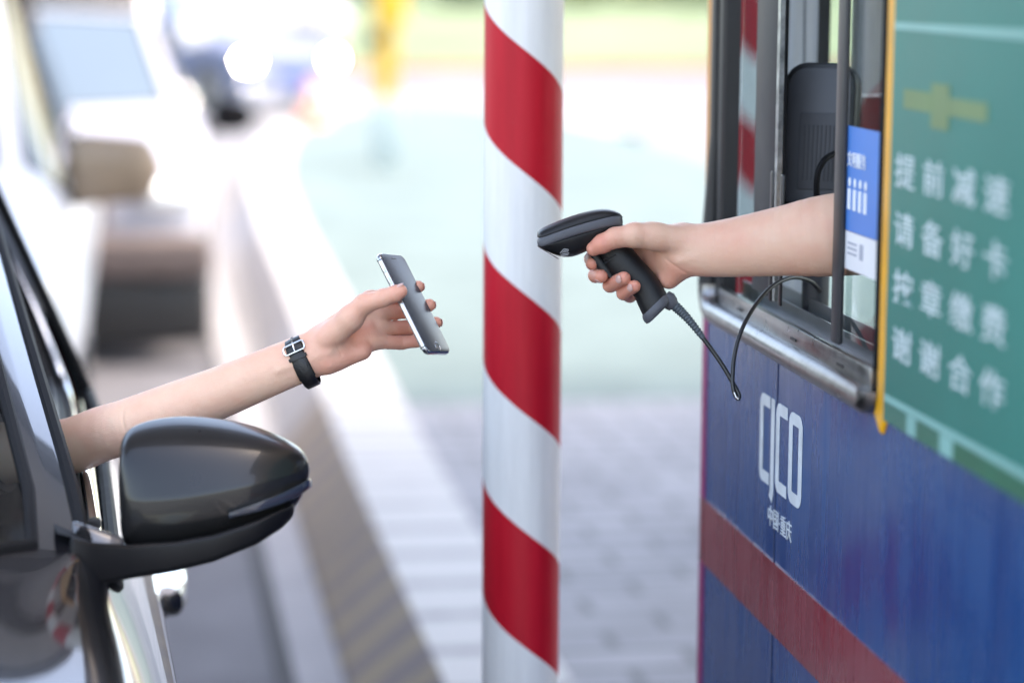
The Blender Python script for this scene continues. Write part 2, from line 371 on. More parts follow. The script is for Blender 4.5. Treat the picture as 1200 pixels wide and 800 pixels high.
# far end: red kerb, grass bank
strip_sheet('red_kerb_line', mat('worn_red_paint', (.34, .03, .04), .75, var=.3, scale=3), -6, 60, 40.05, 40.35, .115)
mbk = MB(); mbk.box((-6, 40.0, 0), (60, 40.4, .11)); k = mbk.build('verge_kerb', mat('verge_red', (.34, .03, .04), .75, var=.25, scale=3)); k['kind'] = 'structure'
bank = MB(); nb = 30
for i in range(nb + 1):
    for j in range(6):
        x = -60 + 180 * i / nb; y = 40.4 + [0, 3, 7, 12, 30, 90][j]; bank.v.append((x, y, [.10, .3, .55, .8, 1.3, 2.2][j] + .06 * math.sin(i * 1.7 + j)))
for i in range(nb):
    for j in range(5):
        a = i * 6 + j; bank.f.append((a, a + 6, a + 7, a + 1))
bk = bank.build('grass_bank', mat('dry_grass', (.125, .165, .08), .9, var=.35, scale=.5, bump=.3, bscale=8)); bk['kind'] = 'structure'

# ------------------------------------------------------------------ bushes on the bank
leafm = [mat('leaf_a', (.06, .115, .035), .6, var=.4, scale=3), mat('leaf_b', (.085, .13, .03), .6, var=.4, scale=3), mat('leaf_c', (.035, .085, .045), .6, var=.4, scale=3)]
barkm = mat('bark', (.1, .075, .055), .9, var=.3, scale=10)
def bush(name, label, x, y, z, r, hgt, m, group, n=1500):
    root = empty(name, (x, y, z)); tag(root, label, 'bush', group)
    st = MB()
    for k in range(5):
        a = random.uniform(0, 6.28); q = np.array([x + r * .5 * math.cos(a), y + r * .5 * math.sin(a), z + hgt * .75])
        st.tube([(x, y, z - .05), (np.array([x, y, z]) + q) / 2 + np.array([0, 0, .1]), q], [.05, .03, .012], 6)
    st.build('stem', barkm, root)
    lf = MB(); clumps = [(random.uniform(-.6, .6) * r, random.uniform(-.6, .6) * r, random.uniform(.25, .8) * hgt, random.uniform(.3, .55) * r) for _ in range(11)]
    for k in range(n):
        cx, cy, cz, crd = random.choice(clumps)
        d = RNG.normal(size=3); d /= np.linalg.norm(d); q = np.array([x + cx, y + cy, z + cz]) + d * crd * random.uniform(.55, 1.05)
        if q[2] < z + .02: continue
        u = RNG.normal(size=3); u /= np.linalg.norm(u); w = np.cross(u, d); w /= np.linalg.norm(w) + 1e-6; s_ = random.uniform(.05, .11)
        lf.add([q - u * s_, q + w * s_ * .5, q + u * s_, q - w * s_ * .5], [(0, 1, 2, 3)])
    lf.build('foliage', m, root, smooth=False)
bl = ['dark green bush behind the pale van', 'round olive bush standing beside the dark cabinet', 'dense green bush behind the yellow signal post', 'low green bush just left of the striped pillar',
      'broad yellow green bush just right of the striped pillar', 'olive bush midway between pillar and booth window', 'dark bush partly hidden by the booth window edge', 'tall bush seen through the booth glass']
for i, (px, r, hh, mi) in enumerate([(395, 1.1, 1.5, 2), (262, .8, 1.2, 1), (455, 1.0, 1.4, 0), (535, 1.2, 1.3, 2), (695, 1.6, 1.3, 1), (770, 1.2, 1.0, 1), (845, 1.2, 1.1, 0), (930, 1.3, 1.6, 2)]):
    d = 57 + (i % 3) * 2; q = P(px, 0, d)
    bush('bush', bl[i], q[0], q[1], .82, r, hh, leafm[mi], 'bushes on the bank behind the plaza')

# ------------------------------------------------------------------ canopy over the lanes (out of view; extent shaped for shade and fill light)
can = empty('toll_canopy', (0, 1, 0)); tag(can, 'unseen toll plaza roof shaped to shade the lane and the booth', 'canopy')
steel = mat('painted_canopy', (.62, .63, .65), .6, var=.08, scale=1)
mb = MB(); mb.box((-7, 2.2, 5.6), (8, 7.9, 6.2)); mb.build('roof', steel, can, bevel=.03)
for k in range(4):
    mb = MB(); mb.box((-6.9, 2.4 + k * 1.65, 5.28), (7.9, 2.58 + k * 1.65, 5.597)); mb.build('reflection_beam', mat('beam_grey', (.10, .11, .12), .5), can)  # unseen dark beams, added to streak the reflections in the car paint
for x, y in ((-5.8, 3.), (-5.8, 7.2), (6.4, 3.), (6.4, 7.2)):
    mb = MB(); mb.cyl((x, y, 0), (x, y, 5.6), .22, 24); mb.build('column', steel, can)

# ================================================================== STRIPED PILLARS
def pillar_mat():
    m, nt, b = nodes_of('red_white_tape'); L = nt.links.new
    uv = N(nt, 'ShaderNodeUVMap'); sp = N(nt, 'ShaderNodeSeparateXYZ'); L(uv.outputs[0], sp.inputs[0])
    a = N(nt, 'ShaderNodeMath', operation='MULTIPLY_ADD'); a.inputs[1].default_value = .275; L(sp.outputs['X'], a.inputs[0]); L(sp.outputs['Y'], a.inputs[2])
    tc = N(nt, 'ShaderNodeTexCoord'); wob = N(nt, 'ShaderNodeTexNoise', Scale=7., Detail=2.); L(tc.outputs['Object'], wob.inputs['Vector'])
    w2 = N(nt, 'ShaderNodeMath', operation='MULTIPLY_ADD'); w2.inputs[1].default_value = .006; L(wob.outputs['Fac'], w2.inputs[0]); L(a.outputs[0], w2.inputs[2])
    d = N(nt, 'ShaderNodeMath', operation='DIVIDE'); d.inputs[1].default_value = .3365; L(w2.outputs[0], d.inputs[0])
    f = N(nt, 'ShaderNodeMath', operation='FRACT'); L(d.outputs[0], f.inputs[0])
    gt = N(nt, 'ShaderNodeMath', operation='GREATER_THAN'); gt.inputs[1].default_value = .5; L(f.outputs[0], gt.inputs[0])
    nz = N(nt, 'ShaderNodeTexNoise', Scale=5., Detail=8., Roughness=.7); mp = N(nt, 'ShaderNodeMapping'); mp.inputs['Scale'].default_value = (6, 6, .5); L(tc.outputs['Object'], mp.inputs[0]); L(mp.outputs[0], nz.inputs['Vector'])
    r1 = N(nt, 'ShaderNodeValToRGB'); r1.color_ramp.elements[0].color = (.69, .68, .655, 1); r1.color_ramp.elements[0].position = .3; r1.color_ramp.elements[1].color = (.82, .81, .78, 1); r1.color_ramp.elements[1].position = .6; L(nz.outputs['Fac'], r1.inputs[0])
    r2 = N(nt, 'ShaderNodeValToRGB'); r2.color_ramp.elements[0].color = (.42, .004, .014, 1); r2.color_ramp.elements[0].position = .3; r2.color_ramp.elements[1].color = (.58, .008, .024, 1); r2.color_ramp.elements[1].position = .7; L(nz.outputs['Fac'], r2.inputs[0])
    mx = N(nt, 'ShaderNodeMix', data_type='RGBA'); L(gt.outputs[0], mx.inputs[0]); L(r1.outputs[0], mx.inputs[6]); L(r2.outputs[0], mx.inputs[7]); sc = N(nt, 'ShaderNodeTexNoise', Scale=26., Detail=10., Roughness=.75); L(tc.outputs['Object'], sc.inputs['Vector'])
    sr = N(nt, 'ShaderNodeMapRange'); sr.inputs['From Min'].default_value = .66; sr.inputs['From Max'].default_value = .74; sr.inputs['To Max'].default_value = .5; L(sc.outputs['Fac'], sr.inputs['Value'])
    m3 = N(nt, 'ShaderNodeMix', data_type='RGBA'); m3.inputs[7].default_value = (.22, .19, .18, 1); L(sr.outputs[0], m3.inputs[0]); L(mx.outputs[2], m3.inputs[6]); L(m3.outputs[2], b.inputs['Base Color'])
    b.inputs['Roughness'].default_value = .48; b.inputs['Specular IOR Level'].default_value = .3
    n2 = N(nt, 'ShaderNodeTexNoise', Scale=14., Detail=3.); L(mp.outputs[0], n2.inputs['Vector']); bp = N(nt, 'ShaderNodeBump', Strength=.25, Distance=.002); L(n2.outputs['Fac'], bp.inputs['Height']); L(bp.outputs[0], b.inputs['Normal'])
    return m
PM = pillar_mat()
def pillar(label, x, y, z1, r, group, phase):
    root = empty('striped_pillar', (x, y, ZI)); tag(root, label, 'pillar', group)
    n = 64; vs, fs = [], []
    # seam of the wrapped tape faces away from the lane entrance (+Y)
    for i in range(n + 1):
        a = math.pi / 2 + 2 * math.pi * i / n
        for z in (0, z1): vs.append((r * math.cos(a), r * math.sin(a), z))
    for i in range(n): fs.append((2 * i, 2 * i + 2, 2 * i + 3, 2 * i + 1))
    me = bpy.data.meshes.new('pole'); me.from_pydata(vs, [], fs); uv = me.uv_layers.new(name='UVMap')
    for p in me.polygons:
        for li in p.loop_indices:
            vi = me.loops[li].vertex_index; uv.data[li].uv = (vi // 2 / n, vs[vi][2] + phase)
    bm = bmesh.new(); bm.from_mesh(me); bmesh.ops.recalc_face_normals(bm, faces=bm.faces); 
    bm.faces.ensure_lookup_table()
    f0 = bm.faces[0]
    if f0.normal.dot(f0.calc_center_median() - Vector((0, 0, f0.calc_center_median().z))) < 0: bmesh.ops.reverse_faces(bm, faces=bm.faces)
    bm.to_mesh(me); bm.free()
    link_mesh('pole', me, PM, root)
    mb = MB(); mb.cyl((x, y, ZI), (x, y, ZI + .018), r * 1.9, 32); mb.build('base_plate', mat('galvanised', (.4, .41, .42), .45, 1.), root, bevel=.003)
    mb = MB(); mb.cyl((x, y, ZI + z1), (x, y, ZI + z1 + .012), r * 1.02, 32); mb.build('cap', mat('galvanised', (.4, .41, .42), .45, 1.), root)
PP = P(612.5, 300, 3.42)
pillar('thick red and white spiral striped pillar in the middle, before the pale green pavement', PP[0], PP[1], 2.9, .0556, 'striped guard pillars on the toll island', .172)
p2 = P(886, 100, 6.2)
pillar('red and white striped pillar seen through the left pane of the booth window', p2[0], p2[1], 2.9, .0556, 'striped guard pillars on the toll island', .12)

# ------------------------------------------------------------------ yellow signal post, traffic cone, cabinet
q = P(452, 190, 18.6)
sp = empty('signal_post', (q[0], q[1], ZI)); tag(sp, 'yellow post with a black box standing on the far pale green pavement', 'signal post')
mb = MB(); mb.box((q[0] - .075, q[1] - .075, ZI + .52), (q[0] + .075, q[1] + .075, 2.6)); mb.build('post', mat('signal_yellow', (.72, .40, .02), .45, var=.1), sp, bevel=.012)
mb = MB(); mb.box((q[0] - .085, q[1] - .085, ZI), (q[0] + .085, q[1] + .085, ZI + .52)); mb.build('post_base', mat('post_teal', (.30, .38, .38), .6), sp, bevel=.01)
mb = MB(); mb.box((q[0] - .03, q[1] - .13, 1.30), (q[0] + .14, q[1] - .08, 1.68)); mb.build('side_plate', mat('signal_yellow', (.72, .40, .02), .45), sp, bevel=.006)
mb = MB(); mb.box((q[0] - .15, q[1] - .16, 1.10), (q[0] - .03, q[1] - .078, 1.24)); mb.build('camera_box', mat('box_black', (.012, .012, .014), .4), sp, bevel=.01)
q = P(366, 142, 24.)
tc_ = empty('traffic_cone', (q[0], q[1], ZI)); tag(tc_, 'small orange traffic cone on the rounded far end of the island', 'cone')
mb = MB(); mb.tube([(q[0], q[1], ZI + .03), (q[0], q[1], ZI + .42)], [.12, .03], 24); mb.build('cone', mat('cone_orange', (.75, .16, .02), .5), tc_)
mb = MB(); mb.box((q[0] - .16, q[1] - .16, ZI + .001), (q[0] + .16, q[1] + .16, ZI + .03)); mb.build('base', mat('cone_orange', (.75, .16, .02), .5), tc_, bevel=.008)
mb = MB(); mb.tube([(q[0], q[1], ZI + .2), (q[0], q[1], ZI + .29)], [.0845, .0635], 24); mb.build('reflective_band', mat('cone_white', (.8, .8, .8), .3), tc_)
q = P(288, 30, 46.5)
cb = empty('utility_cabinet', (q[0], q[1], .2)); tag(cb, 'dark blue grey utility cabinet on the bank beyond the queue', 'cabinet')
cm = mat('cabinet_blue', (.05, .065, .11), .5)
mb = MB(); mb.box((q[0] - .28, q[1] - .25, .1), (q[0] + .28, q[1] + .25, 1.75)); mb.build('body', cm, cb, bevel=.02)
mb = MB(); mb.box((q[0] - .24, q[1] - .262, .3), (q[0] + .24, q[1] - .252, 1.65)); mb.build('door', mat('cabinet_door', (.06, .075, .125), .45), cb, bevel=.004)
mb = MB(); mb.box((q[0] - .33, q[1] - .3, 1.75), (q[0] + .33, q[1] + .3, 1.81)); mb.build('roof', cm, cb, bevel=.01)
# ================================================================== VEHICLES
tyre_m = mat('tyre', (.02, .02, .021), .85, var=.2); rim_m = mat('alloy', (.55, .56, .58), .3, 1.)
black_trim = mat('black_trim', (.012, .012, .013), .45); rubber = mat('seal_rubber', (.008, .008, .009), .6, var=.3, scale=30, spec=.1)
chrome = mat('chrome', (.82, .83, .85), .08, 1., var=.03); plate_m = mat('plate_blue', (.02, .07, .32), .4); well_m = mat('well', (.006, .006, .006), .9)
lamp_glass = mat('lamp_lens', (.75, .78, .8), .08, .6, var=.2, scale=25); interior_m = mat('cabin_dark', (.016, .015, .016), .8)
screen_glass = glass('windscreen', (.62, .72, .74), .55); dark_glass = glass('privacy_glass', (.4, .42, .44), .22)
def car_body(p):
    hw = p['W'] / 2; H = p['H']; zb = p['belt']; yc = p['cowl']; yr = p['roof_f']; yB = p['pillar']; yR = p['roof_r']; yE = p['tail']; Lc = p['L']; zs = p.get('sill', .22)
    zn = p['nose_z']; zh = zb - .02; a6, a7 = p.get('a6', .86), p.get('a7', .80); r6, r7 = p.get('r6', .72), p.get('r7', .66); z6 = p.get('z6', zb + .05)
    zm = p.get('zm', .70)
    low = lambda f, dz=0: [(0, 0, zs + dz), (0, .84 * f, zs + dz), (0, .95 * f, zs + .07 + dz), (0, p.get('bulge', 1.0) * f, zm), (0, .99 * f * (1 + (p.get('bulge', 1.) - 1) * .6), zb - .12)]
    def hood(y, f, z):
        return y, low(f) + [(0, .95 * f, z - .03), (0, .80 * f, z + .012), (0, .55 * f, z + .025), (0, 0, z + .04)]
    st = []
    st.append((0., [(.02, 0, .27), (.02, .55, .27), (.05, .70, .34), (.03, .74, .48), (.03, .72, zn - .12), (.05, .68, zn - .03), (.03, .52, zn), (.015, .3, zn + .012), (0, 0, zn + .02)]))
    y, r = hood(.16, .90, zn + .06); r[3] = (0, .92, .5); st.append((y, r))
    st.append(hood(.42, .965, zn + (zh - zn) * .55)); st.append(hood((yc + .45) / 2, .99, zn + (zh - zn) * .85)); 
    st.append(hood(yc - .22, 1., zh - .005))
    st.append((yc, low(1.) + [(0, p.get('bw', .955), zb), (0, a6, z6), (-.02, a7, z6 - .006), (-.26, 0, zb + .02)]))
    fr = lambda y, t: (y, low(1.) + [(0, p.get('bw', .955), zb + .012), (0, a6 + (r6 - a6) * t, z6 + (H - .075 - z6) * t), (-.03 * t, a7 + (r7 - a7) * t, z6 + (H - .05 - z6) * t), (-.26 + .16 * t, 0, zb + .03 + (H - .012 - zb - .03) * t)])
    st.append(fr(yr, 1.))
    cab = lambda y, dz: (y, low(1.) + [(0, p.get('bw', .955) - .01, zb + .015), (0, r6, H - .07 + dz), (0, r7, H - .04 + dz), (0, 0, H + dz)])
    st.append(cab(yB, .0)); st.append(cab(yB + .09, .0)); st.append(cab(yR, -.03))
    st.append((yE, low(1.) + [(0, .945, zb + .02), (0, .80, zb + .06), (.02, .74, zb + .06), (.05, 0, zb + .08)]))
    st.append((Lc - .08, low(.95) + [(0, .90, zb - .06), (0, .78, zb - .03), (0, .5, zb - .02), (0, 0, zb - .01)]))
    st.append((Lc, [(-.02, 0, .3), (-.02, .6, .3), (-.03, .8, .36), (0, .86, .55), (0, .84, zb - .22), (-.01, .80, zb - .14), (0, .7, zb - .10), (0, .4, zb - .1), (0, 0, zb - .1)]))
    tp = p.get('taper')
    if tp: st = [(y, [(du, w * f, z) for du, w, z in r]) for (y, r), f in zip(st, tp)]
    bm = bmesh.new(); rows = []
    for y, ring in st:
        row = [bm.verts.new((dw * hw, y + du, z)) for du, dw, z in ring] + [bm.verts.new((-dw * hw, y + du, z)) for du, dw, z in ring[-2:0:-1]]
        rows.append(row)
    n = 16; cl = bm.edges.layers.float.new('crease_edge')
    ic, irf, iB, iB2, iR, iE = 5, 6, 7, 8, 9, 10
    for i in range(len(rows) - 1):
        for j in range(n):
            k = (j + 1) % n; f = bm.faces.new((rows[i][j], rows[i][k], rows[i + 1][k], rows[i + 1][j]))
            seg = j if j < 8 else 15 - j
            mi = 0
            if ic <= i < iE and seg == 5 and i != iB: mi = (3 if j >= 8 else 2) if i < iB else 4
            if i == iB and seg == 5: mi = 5
            if i == ic and seg in (7,): mi = 1
            if i == iR and seg == 7: mi = 4
            if seg in (0, 1): mi = 5
            f.material_index = mi
    bm.faces.new(rows[0][::-1]); bm.faces.new(rows[-1])
    for i in range(len(rows) - 1):
        for j in (5, 6, 7, 9, 10, 11):
            e = bm.edges.get((rows[i][j], rows[i + 1][j]))
            if e: e[cl] = .95 if ic <= i < iE else .35
    for i in (ic, irf, iB, iB2, iR, iE):
        for j in range(n):
            seg = j if j < 8 else 15 - j
            if seg >= 5:
                e = bm.edges.get((rows[i][j], rows[i][(j + 1) % n]))
                if e: e[cl] = .8
    bmesh.ops.recalc_face_normals(bm, faces=bm.faces)
    me = bpy.data.meshes.new('car'); bm.to_mesh(me); bm.free()
    o = bpy.data.objects.new('car', me); COL.objects.link(o)
    for k in range(6): me.materials.append(tyre_m)
    md = o.modifiers.new('s', 'SUBSURF'); md.levels = 3; md.render_levels = 3
    cut = MB()
    for wy in p['wheels']:
        for sgn in (-1, 1):
            x0 = sgn * (hw - .26); cut.tube([(x0, wy, p['wr']), (sgn * (hw + .2), wy, p['wr'])], p['wr'] + .045, 36)
    co = cut.build('cut', well_m, None, smooth=False)
    bmd = o.modifiers.new('b', 'BOOLEAN'); bmd.operation = 'DIFFERENCE'; bmd.object = co; bmd.solver = 'EXACT'; bmd.material_mode = 'INDEX'
    dg = bpy.context.evaluated_depsgraph_get(); dg.update()
    me2 = bpy.data.meshes.new_from_object(o.evaluated_get(dg)); bpy.data.objects.remove(o); bpy.data.objects.remove(co)
    return me2
def split_mesh(me, idxs, inset=0.):
    bm = bmesh.new(); bm.from_mesh(me)
    bmesh.ops.delete(bm, geom=[f for f in bm.faces if f.material_index not in idxs], context='FACES')
    if inset:
        for v in bm.verts: v.co -= v.normal * inset
    bm2 = bpy.data.meshes.new('x'); bm.to_mesh(bm2); bm.free(); return bm2
def border_tube(me, idxs, r, name, m, parent):
    """a seal run round the edge of the glass faces"""
    bm = bmesh.new(); bm.from_mesh(me)
    es = [e for e in bm.edges if len({f.material_index in idxs for f in e.link_faces}) == 2]
    adj = {}
    for e in es:
        a, b = e.verts; adj.setdefault(a.index, []).append(b.index); adj.setdefault(b.index, []).append(a.index)
    co = {v.index: np.array(v.co) for v in bm.verts}; bm.free(); used = set(); mb = MB(); off = base_of(parent)
    for s0 in list(adj):
        if s0 in used: continue
        path = [s0]; used.add(s0)
        while True:
            nx = [k for k in adj[path[-1]] if k not in used]
            if not nx: break
            path.append(nx[0]); used.add(nx[0])
        if len(path) < 3: continue
        pts = [co[k] + off for k in path]
        if path[0] in adj[path[-1]]: pts.append(pts[0])
        mb.tube(pts, r, 8)
    return mb.build(name, m, parent)
def make_car(name, label, cat, p, loc, yaw=0., group=None, open_driver=False, lamps=None):
    root = empty(name, loc); tag(root, label, cat, group)
    me = car_body(p); hw = p['W'] / 2; paint = p['paint']
    def sub(nm, ids, m, inset=0., par=root):
        q = split_mesh(me, ids, inset)
        if len(q.polygons) == 0: return None
        o = link_mesh(nm, q, m, par); auto_smooth(q, 38); return o
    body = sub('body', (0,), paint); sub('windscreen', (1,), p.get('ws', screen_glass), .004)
    tm = p.get('trim') or black_trim; o5 = sub('lower_trim', (5,), tm)
    if not open_driver: sub('side_window', (2,), p.get('side_glass') or dark_glass, .004)
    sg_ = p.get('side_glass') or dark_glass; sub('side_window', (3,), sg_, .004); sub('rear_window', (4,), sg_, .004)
    border_tube(me, (1,), .008, 'windscreen_seal', rubber, root); border_tube(me, (2, 3, 4), .009, 'window_seal', rubber, root)
    B = np.array(loc, float)
    def at(x, y, z): return B + np.array([x, y, z])
    # floor, seats and dashboard in the cabin
    mb = MB(); mb.box(at(-hw * .8, p['cowl'] + .15, .32), at(hw * .8, p['tail'] - .1, .36)); mb.build('cabin_floor', interior_m, root)
    mb = MB(); mb.box(at(-hw * .82, p['cowl'] - .02, p['belt'] - .32), at(hw * .82, p['cowl'] + .36, p['belt'] - .03)); mb.build('dashboard', interior_m, root, bevel=.04, seg=3)
    for sx in (-.42, .42):
        for yy in (p['pillar'] - .35 + p.get('seat_dy', 0), p['pillar'] + .75):
            mb = MB(); mb.box(at(sx * hw * 1.05 - .23, yy - .25, .36), at(sx * hw * 1.05 + .23, yy + .25, .55)); mb.box(at(sx * hw * 1.05 - .22, yy + .2, .55), at(sx * hw * 1.05 + .22, yy + .33, p['belt'] + .12)); mb.box(at(sx * hw * 1.05 - .12, yy + .22, p['belt'] + .14), at(sx * hw * 1.05 + .12, yy + .31, p['belt'] + .3))
            mb.build('seat', interior_m, root, bevel=.04, seg=3)
    # wheels
    for wy in p['wheels']:
        for sgn in (-1, 1):
            w = MB(); x1 = sgn * (hw - .02); x0 = sgn * (hw - .22); r = p['wr']
            prof = [(x0, r * .62), (x0, r * .95), (x0 + sgn * .03, r), (x1 - sgn * .03, r), (x1, r * .95), (x1, r * .62)]
            w.loft([[at(x, wy + q * math.cos(a), r + q * math.sin(a)) for a in np.arange(36) * 2 * math.pi / 36] for x, q in prof], caps=False)
            t = w.build('wheel', tyre_m, root); rm = MB()
            rm.cyl(at(x1 - sgn * .05, wy, r), at(x1 - sgn * .02, wy, r), r * .14, 20)
            for k in range(5):
                a = 2 * math.pi * k / 5; c = at(x1 - sgn * .035, wy + r * .36 * math.cos(a), r + r * .36 * math.sin(a))
                rm.obox(c, ((1, 0, 0), (0, math.cos(a), math.sin(a)), (0, -math.sin(a), math.cos(a))), (.012, r * .27, .035))
            rm.loft([[at(x, wy + q * math.cos(a), r + q * math.sin(a)) for a in np.arange(36) * 2 * math.pi / 36] for x, q in [(x1 - sgn * .12, r * .64), (x1 - sgn * .004, r * .64), (x1 - sgn * .004, r * .58), (x1 - sgn * .12, r * .55)]], caps=False)
            rm.build('rim', rim_m, t)
            dk = MB(); dk.cyl(at(x1 - sgn * .14, wy, r), at(x1 - sgn * .13, wy, r), r * .6, 24); dk.build('brake_disc', mat('disc', (.2, .2, .2), .4, 1.), t)
    # front: grille, lower intake, headlights, plate
    zn = p['nose_z']
    gm = p.get('grille', black_trim)
    mb = MB(); mb.obox(at(0, .0, zn - .13), ((1, 0, 0), (0, 1, 0), (0, 0, 1)), (.42, .04, .075)); gr = mb.build('grille', gm, root, bevel=.02, seg=3)
    mb = MB()
    for k in range(3): mb.obox(at(0, -.042, zn - .18 + .05 * k), ((1, 0, 0), (0, 1, 0), (0, 0, 1)), (.39, .006, .006))
    mb.build('grille_bar', chrome, gr)
    mb = MB(); mb.obox(at(0, .03, .36), ((1, 0, 0), (0, 1, 0), (0, 0, 1)), (.60, .05, .085)); mb.build('lower_intake', tm, root, bevel=.025, seg=3)
    if p.get('bumper'):
        mb = MB(); mb.obox(at(0, .03, .475), ((1, 0, 0), (0, 1, 0), (0, 0, 1)), (.87, .10, .095)); mb.build('bumper', p['bumper'], root, bevel=.04, seg=3)
        mb = MB(); mb.obox(at(0, .07, .235), ((1, 0, 0), (0, 1, 0), (0, 0, 1)), (.85, .10, .135)); mb.build('lower_bumper', black_trim, root, bevel=.03, seg=3)
    mb = MB(); mb.obox(at(0, -.078 if p.get('bumper') else -.048, .47), ((1, 0, 0), (0, 1, 0), (0, 0, 1)), (.22, .006, .07)); mb.build('number_plate', plate_m, root, bevel=.004)
    for sgn in (-1, 1):
        mb = MB(); mb.ball(at(sgn * hw * .76, .10, zn - .07), ((math.cos(.5), sgn * math.sin(.5), 0), (-sgn * math.sin(.5), math.cos(.5), 0), (0, 0, 1)), (.19 * p.get('lamp_s', 1), .09 * p.get('lamp_s', 1), .075 * p.get('lamp_s', 1) ** .5), 24, 12)
        hl = mb.build('headlight', lamps or lamp_glass, root)
        mb = MB(); mb.ball(at(sgn * hw * .80, .05, .38), ((1, 0, 0), (0, 1, 0), (0, 0, 1)), (.075, .045, .045)); mb.build('fog_lamp', lamp_glass, root)
        mb = MB(); mb.obox(at(sgn * hw * .86 * (p['taper'][-1] if p.get('taper') else 1), p['L'] - .03, p['belt'] - .18), ((1, 0, 0), (0, 1, 0), (0, 0, 1)), (.10, .045, .12)); mb.build('tail_light', mat('tail_red', (.35, .01, .01), .15), root, bevel=.02)
        for dy in (p['pillar'] - .22, p['pillar'] + .85):
            if (sgn > 0 and p.get('own_handle')): continue
            if dy > p['tail'] - .1: continue
            mb = MB(); mb.tube([at(sgn * (hw - .01), dy, p['belt'] - .14), at(sgn * (hw + .022), dy + .03, p['belt'] - .14), at(sgn * (hw + .022), dy + .17, p['belt'] - .14), at(sgn * (hw - .01), dy + .2, p['belt'] - .14)], .012, 10)
            mb.build('door_handle', p.get('handle', paint), root)
        if not (sgn > 0 and p.get('own_mirror')):
            mz = p.get('mir_z', p['belt'] + .10); my = p['cowl'] + .12; mw = p.get('mir_w', .115); mh = p.get('mir_h', .075)
            mx_ = sgn * (hw * .955 + .05 + mw + p.get('mir_dx', 0))
            rings = []
            for t in np.linspace(-1, 1, 11):
                s_ = math.sqrt(max(1 - abs(t) ** p.get('mir_e', 3.2), .03)); rings.append(superring(at(mx_ + t * mw, my - .02 * (1 - t * t), mz - .01 * sgn * t * 0), (0, 1, 0), (0, 0, 1), .05 * s_, mh * s_ * (1 - .12 * t * sgn), 3., 20))
            mb = MB(); mb.loft(rings); mr = mb.build('side_mirror', p.get('mirror', paint), root)
            mb = MB(); mb.obox(at(sgn * (hw * .93 + .02), my + .01, mz - mh * .8), ((1, 0, 0), (0, 1, 0), (0, 0, 1)), (.08, .03, .03)); mb.build('mirror_arm', black_trim, mr, bevel=.01)
            mb = MB(); mb.obox(at(mx_, my + .05, mz), ((1, 0, 0), (0, 1, 0), (0, 0, 1)), (mw * .85, .004, mh * .8)); mb.build('mirror_glass', chrome, mr, bevel=.003)
    root.rotation_euler.z = yaw
    return root, me
white = mat('white_paint', (.66, .66, .68), .3, var=.03, coat=.4); pearl = mat('pearl_paint', (.38, .38, .43), .4, var=.03, coat=.2)
bronze = mat('bronze_cap', (.25, .175, .115), .4, .1, var=.1, coat=.2)
QG = 'pale vehicles queuing behind the black car'
mpv = dict(L=4.1, W=1.80, H=1.86, belt=1.06, cowl=1.10, roof_f=1.95, pillar=2.3, roof_r=3.75, tail=3.98, nose_z=.86, z6=1.12, a6=.85, a7=.78, r6=.70, r7=.64, wheels=(.82, 3.35), wr=.32, paint=white, mirror=bronze, mir_e=7., mir_dx=-.045, bulge=1.05, mir_w=.14, mir_h=.10, mir_z=1.115, grille=black_trim)
make_car('white_minivan', 'white minivan with a bronze brown side mirror, just behind the black car', 'minivan', mpv, (-1.05, 5.9, 0), 0, QG)
brown = mat('brown_grille', (.10, .075, .07), .5)
suv = dict(L=4.4, W=1.80, H=1.50, belt=1.0, cowl=1.35, roof_f=2.25, pillar=2.6, roof_r=3.6, tail=4.1, nose_z=.80, a6=.87, a7=.81, r6=.72, r7=.66, wheels=(.85, 3.45), wr=.32, paint=pearl, mirror=mat('mirror_black', (.004, .004, .005), .7, spec=.1), mir_w=.115, mir_h=.085, mir_z=.985, grille=brown, bumper=brown, ws=mat('windscreen_sky_paint', (.095, .13, .165), .35, var=.05, scale=1., spec=.1))  # opaque windscreen: the pale blue sky reflection is put into its colour
make_car('white_sedan', 'pale car with reflected sky painted on its windscreen, brown grille and small black mirror', 'car', suv, (-.52, 10.4, 0), 0, QG)
van = dict(L=4.9, W=1.85, H=1.98, belt=1.15, cowl=.75, roof_f=1.45, pillar=1.9, roof_r=4.6, tail=4.8, nose_z=.9, z6=1.22, a6=.9, a7=.84, r6=.8, r7=.74, wheels=(.75, 3.9), wr=.33, paint=white)
make_car('white_van', 'tall white van at the back of the queue, behind the pale car', 'van', van, (-.62, 16.2, 0), 0, QG)
lit = mat('lit_headlamp', (.9, .9, .9), .2, emit=(1, .99, .95), estr=45.)
far = dict(suv); far.update(bumper=None, lamp_s=.4,  trim=mat('far_trim', (.34, .36, .42), .5), W=1.52, L=3.9, nose_z=.74, wheels=(.8, 3.1), roof_r=3.2, tail=3.7, paint=mat('silver_blue', (.17, .19, .26), .7, .0, spec=.1), grille=mat('blue_grille', (.12, .17, .32), .5), ws=mat('far_sky_paint', (.20, .25, .34), .3, spec=.15), side_glass=mat('far_sky_paint', (.3, .36, .48)))  # opaque windscreen and side glass, sky reflection painted in as pale blue
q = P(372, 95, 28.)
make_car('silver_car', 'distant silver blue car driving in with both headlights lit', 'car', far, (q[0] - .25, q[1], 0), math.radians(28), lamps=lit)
q = P(340, 20, 46.)
make_car('delivery_van', 'far white delivery van beyond the car with lit headlights', 'van', dict(van, paint=mat('van_grey_white', (.36, .36, .38), .5, spec=.2)), (q[0], q[1] - 3, 0), math.radians(8))

